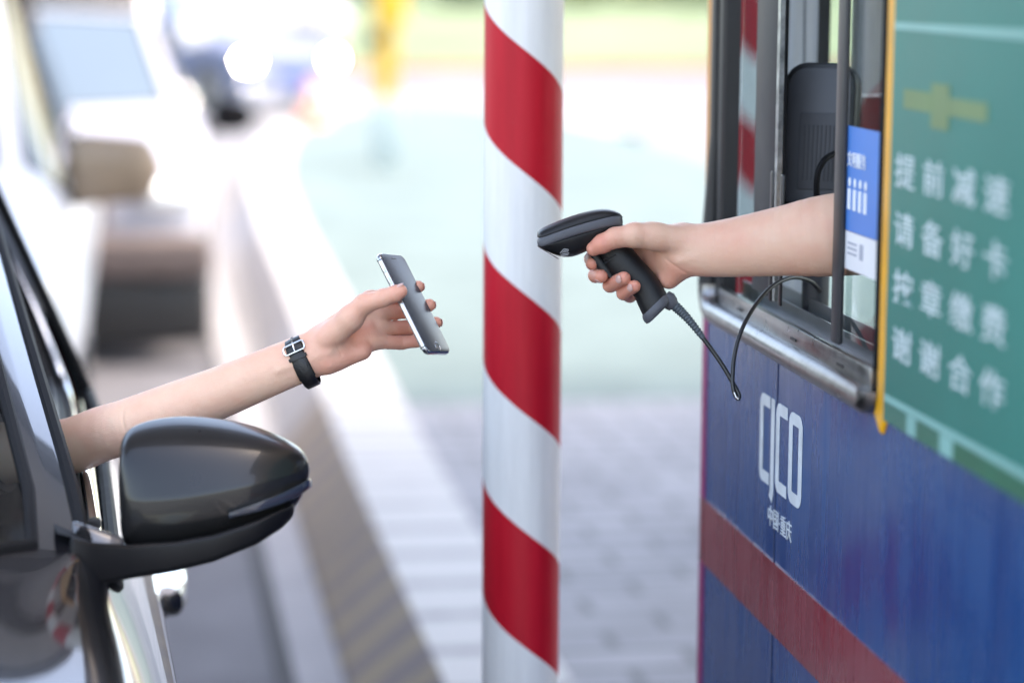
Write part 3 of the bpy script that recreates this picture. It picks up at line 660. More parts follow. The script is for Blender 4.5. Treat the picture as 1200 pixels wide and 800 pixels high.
# ---- the black car whose driver is paying
bp_m, nt, b = nodes_of('black_paint'); b.inputs['Base Color'].default_value = (.008, .008, .010, 1); b.inputs['Roughness'].default_value = .22; b.inputs['Coat Weight'].default_value = 1.; b.inputs['Coat Roughness'].default_value = .02; b.inputs['Coat IOR'].default_value = 1.9
tc = N(nt, 'ShaderNodeTexCoord'); nz = N(nt, 'ShaderNodeTexNoise', Scale=1.2, Detail=1.); nt.links.new(tc.outputs['Object'], nz.inputs['Vector'])
bb = N(nt, 'ShaderNodeBump', Strength=.12, Distance=.03); nt.links.new(nz.outputs['Fac'], bb.inputs['Height']); nt.links.new(bb.outputs[0], b.inputs['Coat Normal'])
Y0 = 1.16
blk = dict(L=4.05, W=1.80, H=1.45, belt=.985, cowl=2.66 - Y0, roof_f=3.70 - Y0, pillar=3.95 - Y0, roof_r=4.72 - Y0, tail=4.9 - Y0, nose_z=.74, z6=1.055, a6=.903, a7=.868, r6=.740, r7=.70, trim=None, seat_dy=-.35, bw=.938, taper=(1, 1, 1, 1, 1, 1, .965, .95, .94, .85, .78, .77, .76), bulge=1.05, wheels=(.88, 3.3), wr=.32, paint=bp_m, own_handle=True, own_mirror=True, zm=.70)
car, cme = make_car('black_car', 'glossy black car in front at the left, driver window open beside the booth', 'car', blk, (-.865, Y0, 0), 0, open_driver=True)
CB = np.array([-.865, Y0, 0])
# door frame: gloss black band with a bright edge strip up the pillar, chrome waist strip
pil = [P(104, 634, 2.68), P(99, 590, 2.90), P(93, 548, 3.14), P(82, 497, 3.48), P(75, 462, 3.78), P(60, 420, 3.84), P(32, 350, 3.88), P(2, 285, 3.92), P(-28, 232, 3.96), P(-64, 186, 4.0)]
pil = catmull(pil, 6); inn = np.array([-1., -.12, .35]); inn /= np.linalg.norm(inn)
mb = MB()
mb.loft([[p + inn * .002 + np.array([0, .01, 0]), p - FWD * .006, p + inn * .036 - FWD * .004, p + inn * .04 + np.array([0, .02, 0])] for p in pil]); df = mb.build('door_frame', rubber, car, ang=30)
pil = pil[3:]; nn_ = len(pil); mb = MB(); mb.tube([p - inn * (.0085 - .0055 * i / nn_) + FWD * .004 for i, p in enumerate(pil)], [.0088 - .0055 * i / nn_ for i in range(nn_)], 10); mb.build('frame_strip', chrome, df)
mb = MB(); mb.tube([p + inn * .019 - FWD * .008 for p in pil], .004, 8); mb.build('frame_rib', mat('rib_rubber', (.02, .02, .021), .35), df)
mb = MB(); mb.tube([(-.036, 2.68, .985), (-.05, 3.1, .993), (-.070, 3.6, .998), (-.088, 3.95, 1.0), (-.15, 4.7, 1.0)], .009, 10, flat=.7); mb.build('waist_strip', chrome, car)
# handle
h0 = P(201, 688, 3.62)
mb = MB(); rings = [superring(h0 + np.array([dx, dy, 0]), (1, 0, 0), (0, 0, 1), a, c, 2.6, 24) for dy, dx, a, c in ((-.1, -.012, .012, .012), (-.09, -.004, .019, .02), (-.05, 0, .022, .024), (.05, 0, .022, .024), (.09, -.004, .019, .02), (.1, -.012, .012, .012))]
mb.loft(rings); hd = mb.build('door_handle', mat('handle_black', (.01, .01, .011), .2, coat=1.), car)
mb = MB(); mb.loft([superring(h0 + np.array([dx, dy, .021]), (1, 0, 0), (0, 0, 1), a, .006, 2.6, 20) for dy, dx, a in ((-.098, -.008, .012), (-.05, 0, .021), (.05, 0, .021), (.098, -.008, .012))]); mb.build('handle_cap', chrome, hd)
# side mirror: measured outline, real depth
up_pts = [(138, 532), (145, 506), (162, 496), (185, 490), (215, 487), (250, 489), (285, 495), (315, 504), (340, 516), (355, 526), (363, 540)]
cr_pts = [(140, 574), (147, 585), (164, 587), (185, 586), (215, 583), (250, 577), (285, 570), (315, 563), (340, 556), (355, 551), (364, 548)]
lo_pts = [(140, 622), (147, 646), (165, 652), (185, 655), (215, 652), (250, 646), (285, 638), (315, 626), (340, 607), (355, 582), (363, 561)]
rings = []
for i, (u, c, l) in enumerate(zip(up_pts, cr_pts, lo_pts)):
    t = i / 10; D = 2.755 + .035 * t * t; th = [.035, .055, .075, .085, .09, .09, .085, .078, .062, .045, .02][i]; bul = [.0, .012, .02, .026, .03, .03, .028, .022, .014, .006, 0.][i]
    ub, um, cc, lm, lb = P(u[0], u[1], D + th * .55), P(u[0], u[1] + (c[1] - u[1]) * .42, D - bul * .55), P(c[0], c[1], D - bul), P(l[0], c[1] + (l[1] - c[1]) * .6, D - bul * .8), P(l[0], l[1], D + th * .35)
    bu, bl2 = P(u[0], u[1] + 4, D + th), P(l[0], l[1] - 5, D + th)
    uf = P(u[0], u[1] + (c[1] - u[1]) * .12, D + th * .16)
    rings.append([ub, uf, um, cc, P(c[0], c[1] + (l[1] - c[1]) * .22, D - bul * .98), lm, P(l[0], l[1] - (l[1] - c[1]) * .08, D + th * .05), lb, bl2, bu])
def smooth_loft(rings, name, m, parent, crease_cols=(), lv=2, cr=.8):
    mb = MB(); mb.loft(rings); o0 = base_of(parent)
    me = bpy.data.meshes.new(name); me.from_pydata([tuple(np.array(v) - o0) for v in mb.v], [], mb.f)
    bm = bmesh.new(); bm.from_mesh(me); bm.verts.ensure_lookup_table(); cl = bm.edges.layers.float.new('crease_edge'); n = len(rings[0])
    for i in range(len(rings) - 1):
        for j in crease_cols:
            e = bm.edges.get((bm.verts[i * n + j], bm.verts[(i + 1) * n + j]))
            if e: e[cl] = cr
    bmesh.ops.recalc_face_normals(bm, faces=bm.faces); bm.to_mesh(me); bm.free()
    o = link_mesh(name, me, m, parent); md = o.modifiers.new('s', 'SUBSURF'); md.levels = lv; md.render_levels = lv; return o
mir_m = mat('mirror_shell', (.012, .0115, .0115), .3, var=.08, coat=.3, spec=.3)
mirr = smooth_loft(rings, 'side_mirror', mir_m, car, (0, 3, 8, 9), 3, 1.0)
# turn lamp strip wrapping the outer corner
sg_u = [(268, 601), (300, 590), (330, 578), (352, 567), (365, 560)]; sg_l = [(268, 607), (300, 600), (330, 590), (352, 580), (366, 570)]
mb = MB(); mb.loft([[P(u[0], u[1], d), P(l[0], l[1], d + .002), P(l[0], l[1], d + .022), P(u[0], u[1], d + .02)] for u, l, d in zip(sg_u, sg_l, (2.731, 2.735, 2.745, 2.76, 2.785))])
mb.build('signal_lens', mat('signal_lens', (.035, .04, .055), .15, .1, coat=.6), mirr, bevel=.001)
mb = MB(); mb.loft([[P(x, yu, d), P(x, yl, d + .004), P(x, yl, d + .07), P(x, yu, d + .07)] for x, yu, yl, d in ((82, 628, 690, 2.66), (110, 635, 686, 2.672), (150, 638, 678, 2.695), (205, 634, 669, 2.712), (250, 626, 658, 2.715), (300, 610, 638, 2.725), (330, 596, 619, 2.742), (345, 588, 604, 2.762))])
mb.build('mirror_foot', mat('foot_black', (.006, .006, .007), .45, spec=.2), mirr, bevel=.006, seg=3)
mb = MB(); mb.loft([[P(x, yu, d), P(x, yl, d - .01), P(x, yl, d + .055), P(x, yu, d + .055)] for x, yu, yl, d in ((84, 609, 642, 2.70), (112, 618, 645, 2.70), (146, 630, 648, 2.705))])
mb.build('foot_cover', mat('foot_cover', (.06, .06, .066), .22, coat=1.), mirr, bevel=.006, seg=3)
mb = MB(); mb.loft([[P(x, yu, 2.85), P(x, yl, 2.85), P(x, yl, 2.856), P(x, yu, 2.856)] for x, yu, yl in ((168, 510, 632), (250, 505, 625), (320, 522, 598), (345, 540, 575))]); mb.build('mirror_glass', chrome, mirr)
# ================================================================== THE TOLL BOOTH
def streak_mat(name, deep, pale, rough0=.16, rough1=.42, amount=.45):
    m, nt, b = nodes_of(name); L = nt.links.new
    tc = N(nt, 'ShaderNodeTexCoord'); mp = N(nt, 'ShaderNodeMapping'); mp.inputs['Scale'].default_value = (1, 26, 1.1); L(tc.outputs['Object'], mp.inputs[0])
    n1 = N(nt, 'ShaderNodeTexNoise', Scale=1.6, Detail=7., Roughness=.65); L(mp.outputs[0], n1.inputs['Vector'])
    n2 = N(nt, 'ShaderNodeTexNoise', Scale=5., Detail=4.); L(tc.outputs['Object'], n2.inputs['Vector'])
    mu = N(nt, 'ShaderNodeMath', operation='MULTIPLY'); L(n1.outputs['Fac'], mu.inputs[0]); L(n2.outputs['Fac'], mu.inputs[1])
    cr = N(nt, 'ShaderNodeValToRGB'); e = cr.color_ramp.elements; e[0].position = .17; e[0].color = (*deep, 1); e[1].position = .44; e[1].color = (*[d + (p_ - d) * amount for d, p_ in zip(deep, pale)], 1)
    L(mu.outputs[0], cr.inputs[0]); L(cr.outputs[0], b.inputs['Base Color'])
    mr = N(nt, 'ShaderNodeMapRange'); mr.inputs['From Min'].default_value = .15; mr.inputs['From Max'].default_value = .42; mr.inputs['To Min'].default_value = rough0; mr.inputs['To Max'].default_value = rough1; L(mu.outputs[0], mr.inputs['Value']); L(mr.outputs[0], b.inputs['Roughness'])
    n3 = N(nt, 'ShaderNodeTexNoise', Scale=2.2, Detail=2.); mp2 = N(nt, 'ShaderNodeMapping'); mp2.inputs['Scale'].default_value = (1, 5, .8); L(tc.outputs['Object'], mp2.inputs[0]); L(mp2.outputs[0], n3.inputs['Vector'])
    bp = N(nt, 'ShaderNodeBump', Strength=.35, Distance=.006); L(n3.outputs['Fac'], bp.inputs['Height']); L(bp.outputs[0], b.inputs['Normal'])
    b.inputs['Specular IOR Level'].default_value = .4; b.inputs['Coat Weight'].default_value = .08; b.inputs['Coat Roughness'].default_value = .1
    return m
navy = streak_mat('navy_panel', (.0, .040, .16), (.0, .105, .28))
redp = streak_mat('red_band_paint', (.20, .012, .022), (.28, .07, .085), amount=.6)
orange = mat('booth_orange', (.72, .36, .12), .45, var=.16, scale=9); peach = mat('booth_peach', (.66, .43, .24), .5, var=.2, scale=8)
magenta = mat('edge_magenta', (.30, .015, .12), .4, var=.15); inner_m = mat('booth_inner', (.05, .052, .055), .7)
steel_m, nt, b = nodes_of('brushed_steel'); L = nt.links.new
b.inputs['Metallic'].default_value = 1.
tc = N(nt, 'ShaderNodeTexCoord'); mp = N(nt, 'ShaderNodeMapping'); mp.inputs['Scale'].default_value = (6, 6, 6); L(tc.outputs['Object'], mp.inputs[0])
nz = N(nt, 'ShaderNodeTexNoise', Scale=3., Detail=9., Roughness=.7); L(mp.outputs[0], nz.inputs['Vector'])
cr = N(nt, 'ShaderNodeValToRGB'); e = cr.color_ramp.elements; e[0].position = .3; e[0].color = (.13, .127, .127, 1); e[1].position = .62; e[1].color = (.30, .295, .29, 1); L(nz.outputs['Fac'], cr.inputs[0]); L(cr.outputs[0], b.inputs['Base Color'])
mr = N(nt, 'ShaderNodeMapRange'); mr.inputs['To Min'].default_value = .16; mr.inputs['To Max'].default_value = .46; L(nz.outputs['Fac'], mr.inputs['Value']); L(mr.outputs[0], b.inputs['Roughness'])
YF, YN = 3.352, 1.0; XB2 = 2.25; ZR = 2.75
WZ0, WZ1, WY0, WY1 = 1.222, 2.05, 2.529, 3.318      # window opening
booth = empty('toll_booth', (XB, YF, ZI)); tag(booth, 'blue toll booth with an open window, red band and green notice board', 'toll booth')
T = .05
mb = MB(); mb.box((XB, YN, ZI), (XB + T, YF, 1.2)); mb.build('lower_wall', navy, booth)
mb = MB(); mb.box((XB - .0025, YN, .838), (XB + .01, YF - .0015, .932)); mb.build('red_band', redp, booth)
mb = MB(); mb.box((XB, WY1, 1.2), (XB + .018, YF, ZR)); mb.build('corner_post', orange, booth)
mb = MB(); mb.box((XB, YN, 1.2), (XB + T, WY0, ZR)); mb.build('upper_wall', peach, booth)
mb = MB(); mb.box((XB, WY0, WZ1), (XB + T, WY1, ZR)); mb.build('window_header', peach, booth)
# coloured edge of the far end
mb = MB(); mb.box((XB - .0015, YF - .022, ZI), (XB - .0002, YF - .0005, 1.195)); mb.build('edge_trim', magenta, booth)
mb = MB(); mb.box((XB - .0012, YN + .02, ZI), (XB - .0004, YN + .06, 1.19)); mb.build('edge_trim', magenta, booth)
mb = MB(); mb.box((XB - .0008, 2.9485, ZI), (XB + .0, 2.951, 1.196)); mb.build('panel_seam', mat('seam_dark', (.008, .015, .05), .6), booth)
mb = MB(); mb.box((XB - .001, YF, ZI), (XB + .022, YF + .006, 1.26)); mb.build('edge_strip', magenta, booth)
mb = MB(); mb.box((XB - .001, YF, 1.26), (XB + .022, YF + .006, ZR)); mb.build('edge_strip', orange, booth)
# end wall facing away: dado below, glazing above
mb = MB(); mb.box((XB + .023, YF - T, ZI), (XB2, YF, 1.16)); mb.box((XB + .023, YF - T, 2.1), (XB2, YF, ZR)); mb.box((.946, YF - T, 1.16), (.974, YF, 2.1)); mb.box((1.3, YF - T, 1.16), (1.36, YF, 2.1)); mb.box((.974, YF - T + .001, 1.40), (1.3, YF - .001, 1.51)); mb.box((XB2 - .05, YF - T, 1.16), (XB2, YF, 2.1)); mb.build('end_wall', inner_m, booth)
pane_g = glass('booth_glass', (.9, .95, .95), .93)
mb = MB(); mb.box((XB + .023, YF - .03, 1.16), (.946, YF - .024, 2.1)); mb.box((.974, YF - .03, 1.16), (1.3, YF - .024, 1.40)); mb.box((.974, YF - .03, 1.51), (1.3, YF - .024, 2.1)); mb.box((1.36, YF - .03, 1.16), (XB2 - .05, YF - .024, 2.1)); mb.build('end_pane', pane_g, booth)
mb = MB(); mb.box((XB2 - T, YN + T, ZI), (XB2, YF - T, 1.16)); mb.box((XB2 - T, YN + T, 2.1), (XB2, YF - T, ZR)); mb.box((XB2 - T, 2.0, 1.16), (XB2, 2.08, 2.1)); mb.build('back_wall', inner_m, booth)
mb = MB(); mb.box((XB2 - .03, 2.08, 1.16), (XB2 - .024, YF - T, 2.1)); mb.box((XB2 - .03, YN + T, 1.16), (XB2 - .024, 2.0, 2.1)); mb.build('back_pane', pane_g, booth)
mb = MB(); mb.box((XB + T, YN, ZI), (XB2, YN + T, ZR)); mb.build('near_end_wall', navy, booth)
mb = MB(); mb.box((XB - .12, YN - .12, ZR), (XB2 + .12, YF + .12, ZR + .12)); mb.build('roof', mat('booth_roof', (.5, .5, .5), .5), booth, bevel=.02)
mb = MB(); mb.box((XB + T, YN + T, ZI + .001), (XB2 - T, YF - T, ZI + .03)); mb.build('floor', inner_m, booth)
mb = MB(); mb.box((XB + T + .002, 2.0, 1.10), (XB + .62, YF - T - .002, 1.14)); mb.build('counter', mat('counter_dark', (.018, .018, .02), .4), booth, bevel=.004)
# ---- window: steel surround with rounded corners
win = None
def rr_path(y0, y1, z0, z1, r, n=10):
    """from the top of the far side down, along the bottom, up the near side"""
    pts = [(y1, z1)]
    for a in np.linspace(0, math.pi / 2, n): pts.append((y1 - r[0] + r[0] * math.cos(a), z0 + r[0] - r[0] * math.sin(a)))
    for a in np.linspace(math.pi / 2, math.pi, n): pts.append((y0 + r[1] + r[1] * math.cos(a), z0 + r[1] - r[1] * math.sin(a)))
    pts.append((y0, z1)); return pts
def sweep(path, prof):
    """prof: list of (out from wall, inwards of window) swept along a path in the wall plane"""
    rings = []
    for i, p in enumerate(path):
        a = np.array(path[max(i - 1, 0)]); b2 = np.array(path[min(i + 1, len(path) - 1)]); t = b2 - a; t /= np.linalg.norm(t); nrm = np.array([t[1], -t[0]])   # towards the window middle
        if nrm.dot(np.array([(WY0 + WY1) / 2, 1.7]) - np.array(p)) < 0: nrm = -nrm
        rings.append([np.array([XB - o_, p[0] + nrm[0] * w, p[1] + nrm[1] * w]) for o_, w in prof])
    return rings
pth = rr_path(WY0, WY1, 1.198, 2.07, (.05, .028))
roll = [(-.02, .030), (.008, .030), (.017, .026), (.022, .017), (.021, .008), (.014, .001), (-.003, 0.), (-.02, .001)]
lowp = [p for p in pth if p[1] < 1.25]
mb = MB(); mb.loft(sweep(lowp, roll)); wf = mb.build('window_frame', steel_m, booth, ang=60)
top = [(WY1, 2.07), (WY1, 1.66), (WY1, 1.46), (WY1, 1.2485)]; flat_ = [(-.02, .030), (.004, .030), (.0075, .026), (.008, .017), (.0075, .008), (.004, .001), (-.003, 0.), (-.02, .001)]
mb = MB(); mb.loft(sweep(top, flat_)[:-1] + sweep(top, roll)[-1:]); mb.loft(sweep([(WY1 - .034, 2.07), (WY1 - .034, 1.6), (WY1 - .034, 1.236)], [(-.02, .034), (.000, .032), (.004, .026), (.004, .006), (-.003, 0.), (-.02, .001)])); mb.build('dark_jamb', black_trim, wf, ang=30)
near = [(WY0, 1.2505), (WY0, 1.66), (WY0, 2.07)]
mb = MB(); mb.loft(sweep(near, [(-.02, .014), (.004, .014), (.006, .008), (.004, 0.), (-.02, .0)])); mb.build('near_jamb', rubber, wf, ang=30)
# yellow painted bead round the near corner
yp = [(WY0 - .001 + .03 - .03 * math.cos(a), 1.197 + .03 - .03 * math.sin(a)) for a in np.linspace(math.pi * .24, 0, 10)] + [(WY0 - .001, 1.6), (WY0 - .001, 2.07)]
mb = MB(); mb.loft(sweep(yp, [(-.003, -.001), (.003, -.001), (.005, -.006), (.005, -.032), (.002, -.036), (-.003, -.036)])); mb.build('yellow_bead', mat('bead_yellow', (.78, .36, .012), .4, var=.14, scale=14), wf, ang=30)
mb = MB(); mb.box((XB - .006, WY0 + .02, 1.226), (XB + .0035, WY1 - .07, 1.2505)); mb.build('sill_rail', steel_m, wf, bevel=.002)
mb = MB(); mb.box((XB + .0235, WY0 + .01, 1.226), (XB + .10, WY1 - .035, 1.236)); mb.box((XB + .036, WY0 + .01, 1.236), (XB + .039, WY1 - .04, 1.256)); mb.box((XB + .064, WY0 + .01, 1.236), (XB + .067, WY1 - .04, 1.262)); mb.build('sill_track', mat('track_metal', (.35, .35, .36), .4, 1.), wf)
mb = MB()
for yy in (3.13, 2.86, 2.66): mb.box((XB - .0075, yy - .012, 1.234), (XB - .0055, yy + .012, 1.237))
mb.build('drain_slot', black_trim, wf)
YBAR0, YBAR1 = float(onX(985, 200, XB)[1]), float(onX(976, 200, XB)[1])
YST0, YST1 = float(onX(911, 120, XB + .012)[1]), float(onX(885, 120, XB + .012)[1])
# fixed far pane, its dark meeting stile with an aluminium edge
mb = MB(); mb.box((XB + .022, YST1, 1.236), (XB + .027, WY1 - .066, 2.07)); fp = mb.build('fixed_pane', pane_g, booth)
mb = MB(); mb.box((XB + .012, YST0, 1.262), (XB + .021, YST1, 2.07)); st_ = mb.build('meeting_stile', mat('stile_dark', (.022, .023, .026), .5, var=.2), fp, bevel=.003)
mb = MB(); mb.box((XB + .010, YST0 - .014, 1.262), (XB + .0165, YST0 - .001, 2.07)); mb.build('stile_edge', mat('aluminium_worn', (.42, .45, .44), .35, .9, var=.5, scale=40), fp)
mb = MB(); mb.box((XB + .017, YST0 - .016, 1.30), (XB + .0205, YST0 - .002, 2.07)); mb.build('brush_seal', rubber, fp)
for yy in (YST0 - .002, YST0 - .05):
    mb = MB(); mb.box((XB + .004, yy - .012, 1.262), (XB + .0075, yy, 1.43)); mb.build('latch_rail', mat('latch_dark', (.03, .03, .033), .3, .6), fp, bevel=.002)
# sliding pane, its dark edge bar and the stickers on it
mb = MB(); mb.box((XB + .010, WY0 + .004, 1.262), (XB + .014, YBAR0, 2.07)); sl = mb.build('sliding_pane', pane_g, booth)
mb = MB(); mb.box((XB + .001, YBAR0, 1.252), (XB + .009, YBAR1, 2.07)); mb.build('edge_bar', mat('bar_dark', (.03, .031, .034), .42, var=.15), sl, bevel=.004)
def on_pane(px, py): return onX(px, py, XB + .0085)
c0, c1, c2, c3 = on_pane(993, 147), on_pane(1034, 152), on_pane(1031, 281), on_pane(990, 271)
print('sticker', c0, c1, c2, c3)
blue_m = mat('sticker_blue', (.045, .19, .55), .45, var=.06); white_m = mat('sticker_white', (.72, .71, .73), .5, var=.04)
ys0, ys1 = float(c1[1]) - .012, float(c0[1]); zt, zm_, zb_ = float(c0[2]), float((c2[2] + c3[2]) / 2), float(on_pane(1010, 322)[2])
xs = XB + .0092
def quad(name, m, y0, y1, z0, z1, x, par, th=.0008):
    mb = MB(); mb.box((x - th, y0, z0), (x, y1, z1)); return mb.build(name, m, par, smooth=False)
stk = quad('sticker', blue_m, ys0 + .015, ys1 - .001, zm_, zt, xs, sl); quad('sticker_foot', white_m, ys0 + .015, ys1 - .001, zb_, zm_ - .0008, xs, stk)
ice = mat('print_white', (.74, .77, .80), .5, var=.03)
hgt = zt - zm_
text_mesh('文明服务', .019, (xs - .0018, ys1 - .007, zt - hgt * .37), (0, -1, 0), (0, 0, 1), 'sticker_text', ice, stk, sx=.95)
mb = MB()
for k in range(4):
    yc = ys1 - .016 - k * .0205; zc = zt - hgt * .66
    mb.box((xs - .0016, yc - .0052, zc - .016), (xs - .0009, yc + .0052, zc + .008)); mb.ball((xs - .0012, yc, zc + .0155), ((1, 0, 0), (0, 1, 0), (0, 0, 1)), (.0005, .005, .0055), 12, 8)
mb.build('sticker_figures', ice, stk)
mb = MB()
for k in range(3): mb.box((xs - .0016, ys1 - .05, zb_ + .018 + k * .006), (xs - .0009, ys1 - .016, zb_ + .0205 + k * .006))
mb.box((xs - .0016, ys1 - .074, zb_ + .016), (xs - .0009, ys1 - .062, zb_ + .034)); mb.build('sticker_small_print', mat('print_grey', (.35, .36, .42), .6), stk)
# ---- green notice board
sgn_m = mat('notice_green', (.03, .185, .15), .55, var=.10, scale=3, spec=.3); line_m = mat('notice_line', (.19, .40, .36), .5, var=.05); txt_m = mat('notice_text', (.52, .61, .61), .5, var=.05)
SY0, SY1, SZ0, SZ1 = 1.70, 2.482, 1.2035, 2.05
mb = MB(); mb.box((XB - .011, SY0, SZ0), (XB - .001, SY1, SZ1)); nb_ = mb.build('notice_board', sgn_m, booth, bevel=.0015)
xs2 = XB - .0112
quad('top_rule', line_m, SY0 + .012, SY1 - .006, 1.6235, 1.6315, xs2, nb_)
quad('bottom_rule', line_m, SY0 + .012, SY1 - .006, 1.2265, 1.2345, xs2, nb_)
dkg = mat('notice_dark', (.008, .11, .055), .45)
yy = SY1 - .008
for k, (w_, m_) in enumerate(((.075, mat('notice_mid', (.03, .14, .10), .45)), (.03, None), (.075, mat('notice_mid2', (.02, .12, .075), .45)), (.04, None), (.55, dkg))):
    if m_ is not None: quad('border_block', m_, max(yy - w_, SY0 + .01), yy, SZ0 + .002, 1.2255, xs2, nb_)
    else: quad('border_gap', line_m, yy - w_, yy, SZ0 + .002, 1.2255, xs2, nb_)
    yy -= w_
olive = mat('emblem_olive', (.13, .21, .085), .5, var=.1)
quad('emblem', olive, 2.298, 2.352, 1.528, 1.573, xs2, nb_)
quad('emblem_bar', olive, 2.353, 2.44, 1.543, 1.563, xs2, nb_); quad('emblem_bar', olive, 2.19, 2.297, 1.543, 1.561, xs2, nb_)
for r_, (tx, z0) in enumerate((('提前减速', 1.463), ('请备好卡', 1.402), ('按章缴费', 1.341), ('谢谢合作', 1.280))):
    for k, ch in enumerate(tx): text_mesh(ch, .0385, (xs2 - .0006, 2.462 - k * .0905 - .002 * r_, z0), (0, -1, 0), (0, 0, 1), 'lettering', txt_m, nb_, sx=1.75, bold=.0002)
# ---- letters on the blue panel: CICO
let_m = mat('letter_white', (.62, .66, .68), .45, var=.12, scale=30)
xl = XB - .0005
def glyph(path, w, name):
    """flat stroke of constant width with mitred joints, path in wall coordinates (right, up)"""
    n = len(path); A, B_ = [], []
    for i in range(n):
        p = np.array(path[i]); t0 = np.array(path[i]) - np.array(path[max(i - 1, 0)]); t1 = np.array(path[min(i + 1, n - 1)]) - p
        ts = [t / np.linalg.norm(t) for t in (t0, t1) if np.linalg.norm(t) > 0]; t = sum(ts); t /= np.linalg.norm(t); nn = np.array([-t[1], t[0]]); k = w / 2 / max(nn.dot(np.array([-ts[0][1], ts[0][0]])), .3)
        A.append(p + nn * k); B_.append(p - nn * k)
    rings = [[(xl - .0007, -a[0], a[1]), (xl - .0007, -b2[0], b2[1]), (xl, -b2[0], b2[1]), (xl, -a[0], a[1])] for a, b2 in zip(A, B_)]
    mb = MB(); mb.loft(rings); return mb.build(name, let_m, booth, smooth=False)
def arc(cx, cz, r, a0, a1, n=5): return [(cx + r * math.cos(a), cz + r * math.sin(a)) for a in np.linspace(a0, a1, n)]
zb0, zt0 = 1.026, 1.142; w = .0155; pi = math.pi
def letC(x0, x1):
    r = .008; h = w / 2; L_, T_, B_ = x0 + h, zt0 - h, zb0 + h
    return [(x1, T_)] + arc(L_ + r, T_ - r, r, pi / 2, pi) + arc(L_ + r, B_ + r, r, pi, 1.5 * pi) + [(x1, B_)]
def letO(x0, x1):
    r = .009; h = w / 2; a, b2, T_, B_ = x0 + h, x1 - h, zt0 - h, zb0 + h; m_ = (a + b2) / 2
    return [(m_, T_)] + arc(a + r, T_ - r, r, pi / 2, pi) + arc(a + r, B_ + r, r, pi, 1.5 * pi) + arc(b2 - r, B_ + r, r, 1.5 * pi, 2 * pi) + arc(b2 - r, T_ - r, r, 0, pi / 2) + [(m_ + 1e-4, T_)]
glyph(letC(-3.03, -2.982), w, 'letter'); glyph([(-2.967, zt0), (-2.967, zb0 + .012), (-2.967, zb0 - .006), (-2.972, zb0 - .016)], w, 'letter')
glyph(letC(-2.950, -2.898), w, 'letter'); glyph(letO(-2.889, -2.829), w, 'letter')
text_mesh('中国·重庆', .0285, (xl - .0006, 2.982, .978), (0, -1, 0), (0, 0, 1), 'small_lettering', let_m, booth, sx=.95)
# ---- inside: card terminal, blind with bead chain
tr = P(957, 165, 3.18)
ter = empty('payment_terminal', (tr[0], tr[1], 1.14)); tag(ter, 'dark grey display terminal standing inside the booth window, seen from behind', 'terminal')
fx = np.array([.86, -.50, 0.]); fx /= np.linalg.norm(fx); fy = np.array([-.05, .14, .98]); fy -= fx * fy.dot(fx); fy /= np.linalg.norm(fy); fz = np.cross(fx, fy)      # fz roughly towards the window
if fz.dot(FWD) > 0: fz = -fz
tc0 = P(962, 160, 3.16)
def slab(c, w_, h_, th, r, m, name, par, rt=None):
    poly = []; rt = rt or r
    for (sx, sy, a0, rr) in ((1, 1, 0, rt), (-1, 1, pi / 2, rt), (-1, -1, pi, r), (1, -1, 1.5 * pi, r)):
        for a in np.linspace(a0, a0 + pi / 2, 8): poly.append(c + fx * (sx * (w_ - rr) + rr * math.cos(a)) + fy * (sy * (h_ - rr) + rr * math.sin(a)))
    mb = MB(); mb.prism([p - fz * th for p in poly], fz, 2 * th); return mb.build(name, m, par, bevel=.004, seg=3)
tgrey = mat('terminal_grey', (.058, .063, .073), .5, var=.1)
tb = slab(tc0, .048, .095, .018, .012, mat('terminal_side', (.012, .013, .015), .45), 'rear_shell', ter, .03)
slab(tc0 + fz * .0195, .042, .088, .0015, .01, tgrey, 'back_plate', ter, .026)
slab(tc0 + fz * .0215 - fy * .02 + fx * .006, .030, .05, .001, .004, mat('terminal_recess', (.05, .053, .06), .6), 'vent_panel', ter)
mb = MB()
for k in range(9): mb.obox(tc0 + fz * .0232 - fy * .022 + fx * (.006 + (k - 4) * .0055), (fx, fy, fz), (.001, .036, .0006))
mb.build('vent_ribs', mat('terminal_rib', (.03, .032, .037), .6), ter)
bb_ = tc0 - fy * .095
mb = MB(); mb.tube([bb_, np.array([bb_[0], bb_[1], 1.165])], .018, 16); mb.cyl((bb_[0], bb_[1], 1.141), (bb_[0], bb_[1], 1.166), .06, 28); mb.build('stand', tgrey, ter)
mb = MB(); mb.tube(catmull([P(978, 180, 3.12), P(966, 188, 3.1), P(958, 205, 3.1), P(957, 235, 3.11), P(958, 270, 3.13)], 8), .004, 10); mb.build('lead', rubber, ter)
bl_ = empty('window_blind', (.95, 3.26, 1.3)); tag(bl_, 'grey blind with a bead chain hanging inside the far end of the booth', 'blind')
mb = MB()
for i in range(13): 
    x = .884 + .0052 * i; mb.v += [(x, 3.27 + .0012 * math.sin(i * 1.9), 1.18), (x, 3.27 + .0012 * math.sin(i * 1.9), 2.1)]
mb.f = [(2 * i, 2 * i + 2, 2 * i + 3, 2 * i + 1) for i in range(12)]; ob = mb.build('fabric', mat('blind_grey', (.62, .63, .66), .8, var=.06, scale=6, bump=.2, bscale=400), bl_)
sm_ = ob.modifiers.new('t', 'SOLIDIFY'); sm_.thickness = .0015
mb = MB()
for i in range(41):
    x = 1.0 + .008 * i; yq = 3.285 + .006 * math.sin(i * 1.35); mb.v += [(x, yq, 1.515), (x, yq, 2.1)]
mb.f = [(2 * i, 2 * i + 2, 2 * i + 3, 2 * i + 1) for i in range(40)]; ob = mb.build('curtain', mat('curtain_grey', (.40, .41, .42), .85, var=.1, scale=8), bl_); sm2 = ob.modifiers.new('t', 'SOLIDIFY'); sm2.thickness = .0015
mb = MB()
